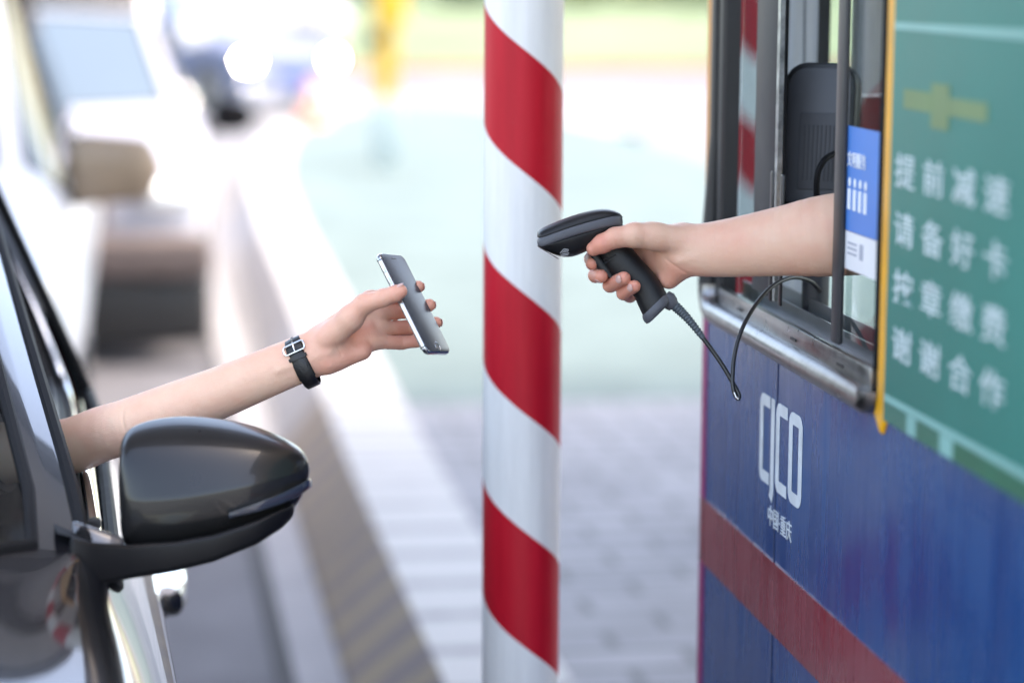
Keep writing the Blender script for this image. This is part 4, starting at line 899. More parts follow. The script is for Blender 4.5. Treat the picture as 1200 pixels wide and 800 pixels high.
for sx, tilt in ((.905, -.008), (.917, .006)):
    for k in range(95):
        z = 1.52 + k * .0056; mb.ball((sx + tilt * (1 - (z - 1.52) / .5), 3.25, z), ((1, 0, 0), (0, 1, 0), (0, 0, 1)), (.0021, .0021, .0024), 8, 6)
mb.build('bead_chain', mat('bead_dark', (.06, .062, .07), .3), bl_)
# ================================================================== PHONE
def nrm(v): v = np.array(v, float); return v / np.linalg.norm(v)
pc = P(484.0, 356.5, 2.93)
pl = P(513, 413.5, 2.916) - P(456, 299.5, 2.944); pl = nrm(pl)                     # towards the foot of the phone
e1 = FWD - pl * FWD.dot(pl); e1 = nrm(e1); e2 = np.cross(e1, pl); e2 = e2 if e2.dot(RIGHT) > 0 else -e2; pw = e1 * math.cos(math.radians(20.5)) + e2 * math.sin(math.radians(20.5))   # from near edge to far edge
pn = np.cross(pw, pl); pn = pn if pn.dot(RIGHT) > 0 else -pn                     # out of the screen
phone = empty('smartphone', pc - pl * .0 ); tag(phone, 'dark smartphone with silver edges in the reaching hand, screen turned to the scanner', 'smartphone')
HW, HL, HT = .0335, .0690, .0037
def slab2(c, w_, h_, t0, t1, r, name, m, par, bev=0., n=8):
    poly = []
    for (sx, sy, a0) in ((1, 1, 0), (-1, 1, math.pi / 2), (-1, -1, math.pi), (1, -1, 1.5 * math.pi)):
        for a in np.linspace(a0, a0 + math.pi / 2, n): poly.append(c + pw * (sx * (w_ - r) + r * math.cos(a)) + pl * (sy * (h_ - r) + r * math.sin(a)))
    mb = MB(); mb.prism([p + pn * t0 for p in poly], pn, t1 - t0); return mb.build(name, m, par, bevel=bev, seg=4, ang=50)
pb = slab2(pc, HW, HL, -HT, HT, .0095, 'body', mat('phone_silver', (.50, .51, .54), .22, 1., var=.03), phone, .0026)
scr_m = mat('phone_glass', (.060, .064, .078), .22, var=.05, rvar=.02, spec=.12)
scr = slab2(pc, HW - .0016, HL - .0016, HT - .0004, HT + .0005, .0085, 'screen', scr_m, phone, .0004)
mb = MB(); rr = [pc + pl * (HL - .0088) + pn * (HT + .0006) + .0054 * (pw * math.cos(a) + pl * math.sin(a)) for a in np.linspace(0, 2 * math.pi, 33)]
mb.tube(rr, .00035, 6, caps=False); mb.build('home_button', mat('button_ring', (.6, .6, .62), .25, 1.), scr)
mb = MB(); mb.obox(pc - pl * (HL - .0075) + pn * (HT + .0006), (pw, pl, pn), (.0055, .0008, .0002)); mb.build('earpiece', mat('ear_grey', (.10, .10, .11), .5), scr)
for o_, hh in ((-.045, .0025), (-.031, .0045), (-.018, .0045)):
    mb = MB(); mb.obox(pc - pw * (HW + .0001) + pl * o_, (pw, pl, pn), (.0007, hh, .0011)); mb.build('side_button', mat('phone_silver', (.5, .5, .5)), pb, bevel=.0005)
for o_ in (HL - .009, -HL + .009):
    mb = MB(); mb.obox(pc - pw * (HW - .0004) + pl * o_, (pw, pl, pn), (.0006, .0006, HT * .9)); mb.build('antenna_line', black_trim, pb)
mb = MB(); mb.cyl(pc + pw * (HW - .011) - pl * (HL - .011) - pn * HT, pc + pw * (HW - .011) - pl * (HL - .011) - pn * (HT + .0008), .005, 20); mb.build('camera_lens', black_trim, pb)

# ================================================================== DRIVER'S ARM AND HAND
skin_l = skin_mat('skin_driver', (.75, .495, .36), (.69, .30, .21)); skin_r = skin_mat('skin_operator', (.73, .465, .33), (.67, .275, .19))
nail_m = mat('nail', (.66, .40, .345), .25, var=.06, scale=60, coat=.3)
driver = empty('person', P(20, 560, 3.2)); tag(driver, 'driver reaching a bare forearm out of the black car, holding up the phone', 'person')
fl = Flesh()
PX = .001035
def bones(pts, widths, thick, g='palm', k=.006):
    m_ = 4; q = catmull(pts, m_); w_ = [x[0] for x in catmull([(w,) for w in widths], m_)]; t_ = [x[0] for x in catmull([(w,) for w in thick], m_)]
    fl_.limb(q, w_, t_, FWD, g, k)
def bones_old(pts, widths, thick, g='palm', k=.014):
    """a limb wider in the picture plane than deep: two cones side by side"""
    for i in range(len(pts) - 1):
        a, b = pts[i], pts[i + 1]; ax = nrm(b - a); sd = nrm(np.cross(ax, FWD))
        for s_ in (-1, 1):
            fl_.cone(a + sd * s_ * (widths[i] - thick[i]), b + sd * s_ * (widths[i + 1] - thick[i + 1]), thick[i], thick[i + 1], g, k)
        fl_.cone(a, b, thick[i] * 1.02, thick[i + 1] * 1.02, g, k)
fl_ = fl
DSH = np.array([-.315, 3.19, 1.045])
arm = [np.array([-.26, 3.165, 1.052]), np.array([-.18, 3.14, 1.062]), P(72, 525, 3.10), P(120, 508, 3.03), P(152, 499, 2.995), P(205, 480, 2.975), P(262, 458, 2.962), P(322, 433, 2.95), P(366, 415, 2.944), P(386, 407, 2.946)]
bones(arm, [.044, .041, .0365, .0345, .0345, .034, .0315, .0292, .0283, .0285], [.040, .038, .035, .0335, .0335, .031, .0275, .0232, .0205, .019])
W0 = P(380, 411, 2.946)
mcp = dict(i=P(434, 351, 2.972), m=P(443, 367, 2.980), r=P(443, 385, 2.977), k=P(437, 400, 2.966))
# metacarpals
fl.cone(P(376, 396, 2.952), mcp['i'], .0165, .0105, k=.012); fl.cone(P(378, 404, 2.956), mcp['m'], .0165, .0105, k=.012)
fl.cone(P(380, 413, 2.955), mcp['r'], .016, .0102, k=.012); fl.cone(P(382, 420, 2.949), mcp['k'], .0155, .0098, k=.012)
fl.cone(P(386, 423, 2.940), P(424, 411, 2.950), .0135, .0115, k=.012, red=.5)        # heel of the hand
fl.cone(P(384, 396, 2.933), P(412, 373, 2.916), .0165, .0150, k=.013, red=.1)        # ball of the thumb
fl.cone(P(408, 392, 2.957), P(430, 388, 2.964), .010, .009, k=.012, red=.75)
th = [P(410, 372, 2.915), P(427, 356, 2.905), P(449, 349, 2.896), P(463, 344, 2.8915), P(469.5, 341.2, 2.8905)]
fl.chain(th, [.0145, .0120, .0104, .0096, .0082], 'thumb', .004, [.1, .15, .35, .6])
fg = dict(
    i=[mcp['i'], P(467, 345, 2.999), P(485, 339, 2.993), P(490, 336, 2.968)],
    m=[mcp['m'], P(476, 364, 3.004), P(497, 361, 2.993), P(503, 357.5, 2.966)],
    r=[mcp['r'], P(478, 384, 3.002), P(504, 381, 2.991), P(511, 378, 2.966)],
    k=[mcp['k'], P(470, 401.5, 2.986), P(489, 399.5, 2.985), P(501, 396, 2.978)])
rad = dict(i=[.0104, .0094, .0086, .0077], m=[.0104, .0096, .0088, .0079], r=[.0102, .0093, .0084, .0075], k=[.0096, .0084, .0077, .0070])
for n_, c in fg.items():
    fl.chain(c, rad[n_], n_, .003, [.45, .45, .6])
    for q_ in (1, 2):
        fl.crease(c[q_], c[min(q_ + 1, 3)] - c[q_ - 1], rad[n_][q_] * 1.7, .0006)
    fl.crease(c[0] * .55 + c[1] * .45, c[1] - c[0], .014, .0006)
fl.crease(P(452, 348, 2.89), P(463, 344, 2.8905) - P(427, 356, 2.905), .012, .0005); fl.crease(P(150, 480, 2.97), P(152, 499, 2.995) - P(120, 508, 3.03), .03, .0012, .002)
fl.crease(P(394, 402, 2.93), P(386, 407, 2.946) - P(366, 415, 2.944), .022, .0006)
for a_, b_ in (((388, 404, 2.9288), (330, 426, 2.9295)), ((386, 412, 2.9275), (326, 434, 2.9285))):
    fl.cone(P(*a_), P(*b_), .0030, .0026, k=.006)
fl.mesh('body', skin_l, driver)
def nail(tip, along, dorsal, r, par, ln=.0056, wd=.0047):
    al = nrm(along); do = np.array(dorsal, float); do -= al * do.dot(al); do = nrm(do); sd = np.cross(al, do); rings = []
    for t in np.linspace(-1, 1, 9):
        k = math.sqrt(max(1 - abs(t) ** 3.5, .02)); row = []
        for s_ in np.linspace(-1, 1, 9):
            ang = s_ * k * wd / r; row.append(tip + al * (t * ln + .001) + (do * math.cos(ang) + sd * math.sin(ang)) * (r + .0003 - .0012 * max(t, 0) ** 2))
        rings.append(row)
    mb = MB(); mb.loft(rings, caps=False, closed=False); o_ = mb.build('fingernail', nail_m, par, ang=80); md = o_.modifiers.new('t', 'SOLIDIFY'); md.thickness = .0006; md.offset = 0; return o_
nail(th[-1], th[-1] - th[-2], UP * .9 - FWD * .3 - RIGHT * .2, .0083, driver, .0062, .0052)
for n_ in 'imr': nail(fg[n_][3], fg[n_][3] - fg[n_][2] , RIGHT * .9 + FWD * .35, rad[n_][3], driver)
# sleeve inside the car
mb = MB(); sl0, sl1 = np.array([-.165, 3.133, 1.064]), DSH
ax = nrm(sl1 - sl0); u_ = nrm(np.cross(ax, FWD)); v_ = np.cross(ax, u_)
sleeve_m = mat('shirt_dark', (.03, .032, .04), .85, var=.2, scale=20, bump=.4, bscale=300)
mb.loft([superring(sl0 + (sl1 - sl0) * t, u_, v_, a, a * .95, 2., 28) for t, a in ((.0, .047), (-.01, .051), (.1, .054), (.4, .057), (.8, .06), (1., .056), (1.15, .03))]); mb.build('sleeve', sleeve_m, driver)

# ------------------------------------------------------------------ watch strap
wc = P(355.5, 424.5, 2.9465); wax = nrm(P(386, 407, 2.946) - P(322, 436, 2.951)); wsd = nrm(np.cross(wax, FWD)); wdp = nrm(np.cross(wsd, wax))
if wdp.dot(FWD) > 0: wdp = -wdp          # towards the lens side of the wrist
if wsd.dot(UP) < 0: wsd = -wsd
wr_a, wr_b = .0300, .0226
watch = empty('wristwatch', wc); tag(watch, 'wristwatch with black punched leather strap and steel buckle on the reaching wrist', 'wristwatch')
def wp(a, lift=0., along=0.):
    e = 2.3; ca, sa = math.cos(a), math.sin(a)
    return wc + wsd * (wr_a + lift) * math.copysign(abs(ca) ** (2 / e), ca) + wdp * (wr_b + lift) * math.copysign(abs(sa) ** (2 / e), sa) + wax * along
leather = mat('black_leather', (.006, .006, .007), .3, spec=.4, var=.3, scale=60, bump=.5, bscale=700, coat=.15)
def band(a0, a1, w0, w1, l0, l1, n=40):
    rings = []
    for i in range(n + 1):
        a = a0 + (a1 - a0) * i / n; w_ = w0 + (w1 - w0) * i / n; rings.append([wp(a, l0, -w_), wp(a, l1, -w_ * .8), wp(a, l1 + .0003, 0), wp(a, l1, w_ * .8), wp(a, l0, w_)])
    mb = MB(); mb.loft(rings); return mb
st = band(math.radians(-128), math.radians(62), .0112, .0116, .0003, .0030, 60).build('strap', leather, watch, ang=60)          # lower strap with holes, wraps the underside
st2 = band(math.radians(38), math.radians(232), .0098, .0098, .0002, .0024, 60)
# build the upper half from the buckle over the top
st2 = band(math.radians(-128 + 360), math.radians(76 - 0), .0001, .0001, .0001, .0002, 2) if False else band(math.radians(58), math.radians(128), .0100, .0105, .0003, .0026, 30); st2.build('strap', leather, watch, ang=60)
mb = MB()
for k in range(6):
    a = math.radians(54 - k * 14); c = wp(a, .0036); t_ = nrm(wp(a + .05, .003) - wp(a - .05, .003)); o_ = np.cross(wax, t_); 
    mb.obox(c, (wax, t_, nrm(np.cross(wax, t_))), (.0012, .0021, .0006))
mb.build('strap_hole', mat('hole_edge', (.24, .23, .22), .7), st)
mb = MB()
buck = [wp(math.radians(a), .0042, al) for a, al in ((65, -.0130), (58, -.0135), (49, -.0130), (46, -.0108), (46, .0108), (49, .0130), (58, .0135), (65, .0130), (67.5, .0108), (67.5, -.0108), (65, -.0130))]
mb.tube(buck, .0013, 8, caps=False); bk_ = mb.build('buckle', mat('buckle_steel', (.62, .61, .60), .22, 1.), watch)
mb = MB(); mb.tube([wp(math.radians(69), .0046), wp(math.radians(58), .0052), wp(math.radians(48), .005)], .0009, 8); mb.build('prong', mat('buckle_steel', (.6, .6, .6)), bk_)
mb = band(math.radians(76), math.radians(83), .0118, .0118, .0024, .0042, 6); mb.build('keeper', leather, watch)
mb = band(math.radians(-46), math.radians(-36), .0120, .0120, .0028, .0050, 6); mb.build('keeper', leather, watch)
ca_ = wp(math.radians(180 + 0), .0) ; wc_b = wc - wdp * (wr_b + .005)
mb = MB(); mb.cyl(wc_b + wdp * .004, wc_b - wdp * .005, .0185, 40); wcs = mb.build('case', mat('buckle_steel', (.6, .6, .6)), watch, bevel=.001)
mb = MB(); mb.cyl(wc_b - wdp * .005, wc_b - wdp * .0056, .0165, 40); mb.build('dial', mat('dial_white', (.7, .7, .7), .3), wcs)
band(math.radians(128), math.radians(232), .0092, .0092, .0003, .0026, 30).build('lug_strap', leather, watch, ang=60)

# ================================================================== SCANNER
scan = empty('barcode_scanner', P(745, 330, 3.0)); tag(scan, 'black handheld barcode scanner with grey trim and coiled-end cable, held towards the phone', 'barcode scanner')
D0 = 3.0
sblack = mat('scanner_black', (.010, .010, .011), .42, spec=.32, var=.12, scale=30, bump=.12, bscale=1200); sgrey = mat('scanner_grey', (.085, .087, .098), .5, spec=.35, var=.06, bump=.15, bscale=1200)
# head, seen from its side: top line, seam, underside at stations from the window end back
hx = [629, 634, 642, 655, 670, 685, 700, 712, 722, 728, 730]
ht = [272, 267.5, 263.5, 258, 252.5, 247.8, 244.6, 244.2, 247, 250.5, 255]
hm = [279.5, 279, 276.5, 271.5, 266.5, 262, 258, 255, 253.4, 253.3, 256]
hb = [285, 290, 295, 301, 302.5, 296, 289, 283, 276, 268, 260]
hw_ = [.030, .0325, .034, .0345, .034, .0325, .0305, .0285, .025, .019, .010]
rt, rg, rb_ = [], [], []
for x, t, m_, b2, w_ in zip(hx, ht, hm, hb, hw_):
    q_ = lambda y, k: P(x, y, D0 + k * w_)
    rt.append([q_(m_, -1), q_(t + (m_ - t) * .45, -.93), q_(t + (m_ - t) * .08, -.66), q_(t, 0), q_(t + (m_ - t) * .08, .66), q_(t + (m_ - t) * .45, .93), q_(m_, 1)])
    g = 5.8 if x > 633 else 4.0
    rg.append([q_(m_ - .6, -1.03), q_(m_ + g, -1.06), q_(m_ + g * 1.9, -1.0), q_(m_ + g * 1.9, 1.0), q_(m_ + g, 1.06), q_(m_ - .6, 1.03)])
    bb2 = max(b2, m_ + g * 1.9 + 1)
    rb_.append([q_(m_ + g * 1.7, -.97), q_(m_ + g * 1.9 + (bb2 - m_ - g * 1.9) * .6, -.80), q_(bb2, -.55), q_(bb2, .55), q_(m_ + g * 1.9 + (bb2 - m_ - g * 1.9) * .6, .80), q_(m_ + g * 1.7, .97)])
hd_ = smooth_loft(rt, 'head_cover', sblack, scan, (0, 6), 2, .9)
smooth_loft(rg, 'head_band', sgrey, scan, (0, 5, 2, 3), 2, .6); smooth_loft(rb_, 'head_underside', sblack, scan, (0, 5), 2, .8)
wq = [P(631, 288, D0 - .024), P(655, 302.5, D0 - .02), P(655, 302.5, D0 + .02), P(631, 288, D0 + .024)]; wn = nrm(np.cross(wq[1] - wq[0], wq[3] - wq[0])); wn = wn if wn.dot(UP) < 0 else -wn
mb = MB(); mb.prism([p + wn * .0005 for p in wq], wn, .001); mb.build('scan_window', mat('scan_glass', (.02, .004, .006), .08, coat=1.), scan)
# little printed mark on the cheek: triangle and two lines of small print
mk = mat('scanner_print', (.42, .42, .42), .6)
def cheek(px, py, d=0.): return P(px, py, D0 - .0293 + (py - 292) * .00055 + d)
mb = MB()
for a, b2 in (((656.5, 296.5), (661, 291.5)), ((661, 291.5), (666, 292.5)), ((659, 296.3), (662.5, 292.6)), ((661.5, 296), (664, 293)), ((664, 295.6), (666.3, 293)), ((657, 298.4), (667, 296.6)), ((657.5, 300), (666, 298.6))):
    mb.tube([cheek(*a), cheek(*b2)], .0004, 6)
mb.build('cheek_print', mk, hd_)
# grip
gx = [(716, 284), (720, 292), (726, 303), (736, 315), (748, 326), (758, 338), (764, 350), (768, 358)]; gw = [.0185, .0195, .0205, .0205, .0190, .0186, .0194, .0202]; gd = [.0150, .0160, .0165, .0165, .0165, .0168, .0175, .0180]
gp = [P(x, y, D0) for x, y in gx]; rings = []
for i, c in enumerate(gp):
    t_ = nrm(gp[min(i + 1, len(gp) - 1)] - gp[max(i - 1, 0)]); sd = nrm(np.cross(t_, FWD)); sl_ = .30 * max(0, i - 5) / 2; sd = nrm(sd + t_ * (sl_ if sd.dot(RIGHT) < 0 else -sl_)); rings.append(superring(c, sd, FWD, gw[i], gd[i], 2.3, 32))
mb = MB(); mb.loft(rings); grip = mb.build('grip', sblack, scan, ang=50)
mb = MB(); mb.tube([P(707.5, 304.5, D0 - .0165), P(714, 302, D0 - .0172), P(722, 298.5, D0 - .0170)], .0006, 8); mb.tube([P(708, 308.5, D0 - .0150), P(716, 305, D0 - .0166)], .0005, 8); mb.build('grip_seam', black_trim, grip)
# neck between head and grip
mb = MB(); mb.loft([superring(P(x, y, D0), nrm(P(x + 8, y - 3, D0) - P(x, y, D0)), FWD, a, b2, 2.4, 28) for x, y, a, b2 in ((706, 276, .022, .019), (709, 281, .021, .0175), (713, 287, .0195, .016), (719, 293, .0185, .0155))]); mb.build('neck', sblack, scan, ang=60)
# trigger at the front of the grip
mb = MB(); mb.loft([superring(P(x, y, D0), RIGHT, FWD, a, .0075, 2.5, 20) for x, y, a in ((696, 296, .005), (699, 302, .0072), (704, 309, .009), (709, 316, .009), (713, 322, .0075), (717, 326, .004))]); mb.build('trigger', sblack, scan)
# grey skirt at the foot of the grip, strain relief, cable
br_ = []
ft = nrm(P(775, 372, D0) - P(762, 348, D0))
for k, (off_, a, b2, sh) in enumerate(((-.001, .0198, .0186, 0), (.002, .0212, .0198, 0), (.006, .0215, .0202, .000), (.0105, .0200, .0186, .0), (.012, .0165, .015, .0))):
    c = P(766.5, 357.5, D0) + ft * off_; ax_ = nrm(np.cross(ft, FWD)); br_.append(superring(c, nrm(ax_ + ft * (.28 if ax_.dot(RIGHT) < 0 else -.28)), FWD, a, b2, 2.5, 32))
mb = MB(); mb.loft(br_); mb.build('grip_skirt', sgrey, scan, ang=50)
mb = MB(); mb.loft([superring(P(x, y, D0), nrm(np.array(P(x + 6, y - 6, D0)) - P(x, y, D0)), FWD, a, a, 2., 24) for x, y, a in ((778, 347, .009), (783, 351, .0105), (787, 356, .0095), (789.5, 359, .0072))]); mb.build('cable_collar', sgrey, scan)
s0, s1 = P(787, 355, D0), P(824, 396, D0 - .002); pts, rs = [], []
for k in range(61):
    t = k / 60; pts.append(s0 + (s1 - s0) * t + UP * .003 * math.sin(math.pi * t)); rs.append((.0066 - .0030 * t) + (.0006 if (k % 4) in (1, 2) else -.0002) * (1 if 4 < k < 56 else 0))
mb = MB(); mb.tube(pts, rs, 16); mb.build('strain_relief', mat('relief_grey', (.06, .075, .085), .5), scan, ang=70)
cb_m = mat('cable_black', (.014, .014, .015), .35)
cpts = catmull([s1 - (s1 - s0) * .03, P(835, 411, 2.997), P(848, 430, 2.995), P(859, 449, 2.993), P(864.5, 459, 2.992)], 10)
mb = MB(); mb.tube(cpts, .0029, 12)
mb.tube(catmull([P(864.5, 459, 2.992), P(866.3, 463.5, 2.991), P(865, 467, 2.990), P(861.5, 462.5, 2.990), P(858.8, 452, 2.991), P(858.5, 440, 2.993), P(860, 420, 2.997), P(865, 398, 3.003), P(874, 376, 3.012), P(887, 355, 3.025), P(901, 339, 3.04), P(915, 329.5, 3.06), P(932, 325, 3.09), P(950, 330, 3.13), P(962, 342, 3.17)], 12), .0027, 12)
mb.build('cable', cb_m, scan, ang=70)
mb = MB(); mb.tube(catmull([P(860.3, 459.5, 2.987), P(862.8, 465, 2.9865), P(865.5, 467.8, 2.9865)], 8), [.0015] * 8 + [.0022] * 8 + [.0012], 10); mb.build('cable_shine', mat('shine_silver', (.6, .6, .6), .3, 1.), scan)  # silver shine on the cable bend, put in as a bright metal sleeve

# ================================================================== OPERATOR'S ARM AND HAND
oper = empty('person', P(1080, 270, 2.93)); tag(oper, 'booth operator stretching a bare arm out of the window, gripping the scanner', 'person')
fl = Flesh(); fl_ = fl
arm = [P(1185, 256, 2.93), P(1140, 258, 2.92), P(1060, 268, 2.915), P(975, 275.5, 2.93), P(925, 281.5, 2.945), P(880, 287.5, 2.96), P(838, 292, 2.975), P(808, 293.5, 2.985), P(796, 294, 2.992)]
bones(arm, [.048, .050, .0515, .0500, .0435, .0385, .0342, .0318, .0312], [.044, .044, .043, .0405, .036, .031, .0265, .0232, .0215])
omc = dict(i=P(744, 280, 3.032), m=P(752, 296, 3.040), r=P(759, 312, 3.040), k=P(766, 326, 3.032))
fl.cone(P(800, 278, 2.998), omc['i'], .0180, .0125, k=.012); fl.cone(P(800, 287, 3.004), omc['m'], .018, .0122, k=.012)
fl.cone(P(800, 297, 3.004), omc['r'], .0175, .0118, k=.012); fl.cone(P(798, 306, 2.998), omc['k'], .0165, .0112, k=.012)
fl.cone(P(801, 309, 2.990), P(784, 326, 3.004), .0150, .0135, k=.013, red=.35)       # heel
fl.cone(P(806, 284, 2.980), P(764, 276, 2.972), .0190, .0160, k=.014, red=.05)       # ball of the thumb
fl.cone(P(780, 300, 3.004), P(770, 308, 3.018), .0125, .012, k=.012, red=.4)
oth = [P(768, 277.5, 2.972), P(744, 275.5, 2.966), P(721, 278.5, 2.966), P(706, 285.5, 2.9695), P(695.5, 291.5, 2.974)]
fl.chain(oth, [.0165, .0150, .0122, .0114, .0090], 'thumb', .005, [.05, .1, .35, .7])
ofg = dict(
    i=[omc['i'], P(706, 291, 3.040), P(693, 303, 3.022), P(694, 308.5, 3.000)],
    m=[omc['m'], P(712, 310, 3.044), P(698, 322.5, 3.022), P(704.5, 323.5, 2.994)],
    r=[omc['r'], P(724, 330, 3.042), P(715, 334, 3.012), P(731, 326, 2.9755)],
    k=[omc['k'], P(738, 346, 3.034), P(730.5, 343.5, 3.006), P(743.5, 335.5, 2.9755)])
orad = dict(i=[.0108, .0095, .0088, .0080], m=[.0110, .0098, .0092, .0084], r=[.0108, .0096, .0092, .0086], k=[.0098, .0088, .0084, .0078])
for n_, c in ofg.items():
    fl.chain(c, orad[n_], n_, .003, [.25, .5, .8])
    fl.crease(c[2], c[3] - c[1], orad[n_][2] * 1.7, .0006)
fl.crease(oth[2] - FWD * .01, oth[3] - oth[1], .015, .0006); fl.crease(P(792, 312, 2.975), P(780, 330, 3.) - P(800, 300, 2.99), .022, .0008)
fl.crease(P(756, 290, 2.958), nrm(P(770, 276, 2.97) - P(750, 296, 2.97)), .02, .0008, .0016)
fl.crease(P(838, 283, 2.948), P(838, 292, 2.975) - P(808, 293.5, 2.985), .03, .0005, .0014)
for a_, b_ in (((820, 300, 2.9610), (796, 306, 2.9690)),):
    fl.cone(P(a_[0], a_[1], a_[2] + .0011), P(b_[0], b_[1], b_[2] + .0016), .0021, .0017, k=.007)
fl.mesh('body', skin_r, oper, kf=.0012)
nail(ofg['r'][3], ofg['r'][3] - ofg['r'][2], -FWD + UP * .1, orad['r'][3], oper, .006, .005)
nail(ofg['k'][3], ofg['k'][3] - ofg['k'][2], -FWD + UP * .1, orad['k'][3], oper)
nail(ofg['m'][3], ofg['m'][3] - ofg['m'][2], -FWD * .6 - UP * .8 - RIGHT * .3, orad['m'][3], oper)
nail(ofg['i'][3], ofg['i'][3] - ofg['i'][2], -UP * .7 - FWD * .5 - RIGHT * .5, orad['i'][3], oper)
OSH = np.array([1.20, 2.70, 1.355]); so0, so1 = P(1150, 257, 2.925), OSH; ax = nrm(so1 - so0); u_ = nrm(np.cross(ax, FWD)); v_ = np.cross(ax, u_)
mb = MB(); mb.loft([superring(so0 + (so1 - so0) * t, u_, v_, a, a * .92, 2., 28) for t, a in ((0, .055), (-.01, .060), (.1, .062), (.4, .063), (.8, .062), (1., .058), (1.2, .03))]); mb.build('sleeve', mat('uniform_blue', (.08, .13, .24), .85, var=.1, bump=.4, bscale=300), oper)
#@P
# ================================================================== THE REST OF THE TWO PEOPLE (inside the car and the booth)
def upper_body(root, sh, lat, face, skin, shirt, hair, head_up=.205):
    """torso in a shirt, neck and head with a face, and the resting arm; sh = shoulder of the reaching arm"""
    sh, lat, face = np.array(sh, float), nrm(lat), nrm(face); up = np.array([0, 0, 1.]); c = sh + lat * .185; s2 = sh + lat * .37
    t = Flesh(); t.limb([c - up * .48, c - up * .30, c - up * .12, c - up * .02], [.150, .155, .175, .150], [.105, .108, .112, .085], face, k=.02)
    t.cone(sh - up * .005, s2 - up * .005, .058, .058, k=.05); el = s2 - up * .27 + face * .06 + lat * .04
    t.cone(s2 - up * .01, el, .058, .047, k=.03); t.mesh('shirt', shirt, root, h=.007)
    b = Flesh(); hc = c + up * head_up + face * .025
    b.cone(c + up * .0, hc - up * .06 - face * .015, .058, .055, k=.02); b.cone(hc + up * .02 - face * .02, hc + up * .02 + face * .012, .078, .074, k=.02)
    b.cone(hc - up * .055 + face * .045, hc - up * .085 + face * .052, .040, .030, k=.03); b.cone(hc + up * .0 + face * .04, hc - up * .05 + face * .04, .058, .048, k=.03)
    b.cone(hc + up * .012 + face * .088, hc - up * .024 + face * .108, .008, .013, k=.012)
    for s_ in (-1, 1):
        b.cone(hc + lat * s_ * .078 + up * .008 - face * .008, hc + lat * s_ * .080 - up * .026 - face * .004, .013, .010, k=.006)
        b.cone(hc + lat * s_ * .014 + up * .032 + face * .082, hc + lat * s_ * .045 + up * .032 + face * .068, .007, .007, k=.012)
    b.cone(hc - up * .050 + face * .092 - lat * .018, hc - up * .050 + face * .092 + lat * .018, .008, .008, k=.006, red=1.)
    b.mesh('head', skin, root, h=.0035)
    hd = Flesh(); hd.cone(hc + up * .042 - face * .032, hc + up * .048 + face * .018, .081, .070, k=.02); hd.cone(hc + up * .01 - face * .055, hc - up * .03 - face * .045, .058, .045, k=.02); hd.mesh('hair', hair, root, h=.0045)
    for s_ in (-1, 1):
        e = MB(); p = hc + lat * s_ * .030 + up * .010 + face * .0835; e.ball(p, (lat, face, up), (.0115, .0115, .0105), 14, 10); eo = e.build('eye', mat('eye_white', (.75, .73, .70), .2), root)
        e = MB(); e.ball(p + face * .0085, (lat, face, up), (.0055, .0038, .0055), 12, 8); e.build('iris', mat('iris_dark', (.02, .012, .008), .1), eo)
    # resting forearm with its hand
    a = Flesh(); fl_d = face * .20 - lat * .10 - up * .05; w_ = el + fl_d; a.cone(el, w_, .042, .027, k=.01)
    d = nrm(fl_d); sd = nrm(np.cross(d, up)); pm = w_ + d * .065; a.cone(w_, pm, .026, .028, k=.012)
    for k in range(4): 
        o_ = sd * (k - 1.5) * .018; a.chain([pm + o_, pm + o_ + d * .042 - up * .004, pm + o_ * .95 + d * .066 - up * .022, pm + o_ * .9 + d * .07 - up * .042], [.0095, .0088, .008, .007], 'f%d' % k)
    a.chain([w_ + d * .025 - sd * .02, w_ + d * .055 - sd * .042, w_ + d * .085 - sd * .05 - up * .008], [.013, .011, .0085], 'th'); a.mesh('resting_arm', skin, root, h=.003)
hair_m = mat('black_hair', (.012, .010, .009), .5, var=.5, scale=120, bump=.6, bscale=500)
upper_body(driver, DSH, (-1, .06, 0), (0, -1, 0), skin_l, sleeve_m, hair_m)
upper_body(oper, OSH, (.08, -1, 0), (-1, .05, 0), skin_r, MATS['uniform_blue'], hair_m, .225)
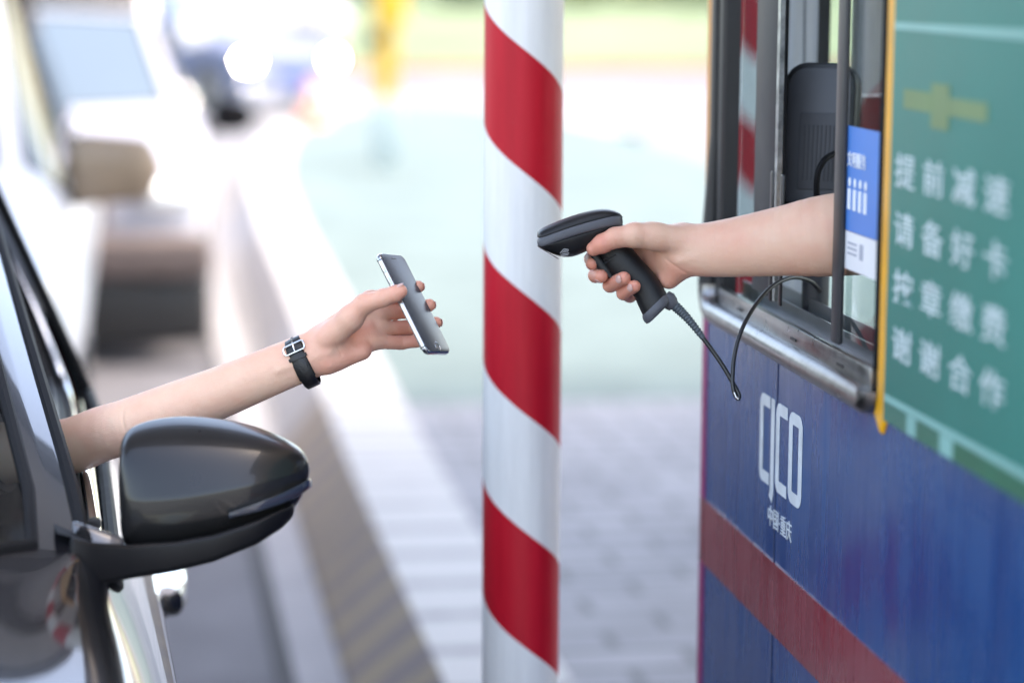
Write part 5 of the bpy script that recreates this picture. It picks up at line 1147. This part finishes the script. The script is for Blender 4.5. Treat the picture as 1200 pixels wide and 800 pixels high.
# ================================================================== LIGHT, SKY, CAMERA
SUN_EL, SUN_AZ = 62., 100.          # degrees; azimuth measured from +Y (down the lane) towards +X
w = bpy.data.worlds.new('World'); S.world = w; w.use_nodes = True; nt = w.node_tree
sky = nt.nodes.new('ShaderNodeTexSky'); sky.sky_type = 'NISHITA'; sky.sun_disc = False
sky.sun_elevation = math.radians(SUN_EL); sky.sun_rotation = math.radians(SUN_AZ); sky.air_density = 1.; sky.dust_density = 2.5; sky.ozone_density = 1.
bgn = nt.nodes['Background']; bgn.inputs['Strength'].default_value = .15; nt.links.new(sky.outputs[0], bgn.inputs['Color'])
sd = bpy.data.lights.new('sun', 'SUN'); sd.energy = .7; sd.angle = math.radians(10.); sd.color = (1., .96, .90)
so = bpy.data.objects.new('sun', sd); COL.objects.link(so)
az, el = math.radians(SUN_AZ), math.radians(SUN_EL)
to_sun = Vector((math.sin(az) * math.cos(el), math.cos(az) * math.cos(el), math.sin(el)))
so.rotation_euler = to_sun.to_track_quat('Z', 'Y').to_euler(); so.location = (8, 8, 20)
cd = bpy.data.cameras.new('camera'); cam = bpy.data.objects.new('camera', cd); COL.objects.link(cam)
cam.matrix_world = Matrix([[*CR[0], 0.], [*CR[1], 0.], [*CR[2], CH], [0, 0, 0, 1]])
cd.sensor_width = 36.; cd.sensor_fit = 'HORIZONTAL'; cd.lens = F / 1200 * 36; cd.clip_start = .05; cd.clip_end = 1500
cd.dof.use_dof = True; cd.dof.focus_distance = 2.97; cd.dof.aperture_fstop = 1.7
S.camera = cam
S.render.engine = 'CYCLES'
try:
    S.cycles.use_denoising = True; S.cycles.denoiser = 'OPENIMAGEDENOISE'; S.cycles.denoising_prefilter = 'ACCURATE'
except Exception: pass
S.cycles.max_bounces = 8; S.cycles.transparent_max_bounces = 12; S.cycles.sample_clamp_indirect = 8
S.view_settings.view_transform = 'Standard'; S.view_settings.look = 'None'; S.view_settings.gamma = 1.; S.view_settings.use_curve_mapping = False
S.view_settings.exposure = 2.88
try:
    S.view_settings.use_white_balance = True; S.view_settings.white_balance_temperature = 7600; S.view_settings.white_balance_tint = 12
except Exception: pass
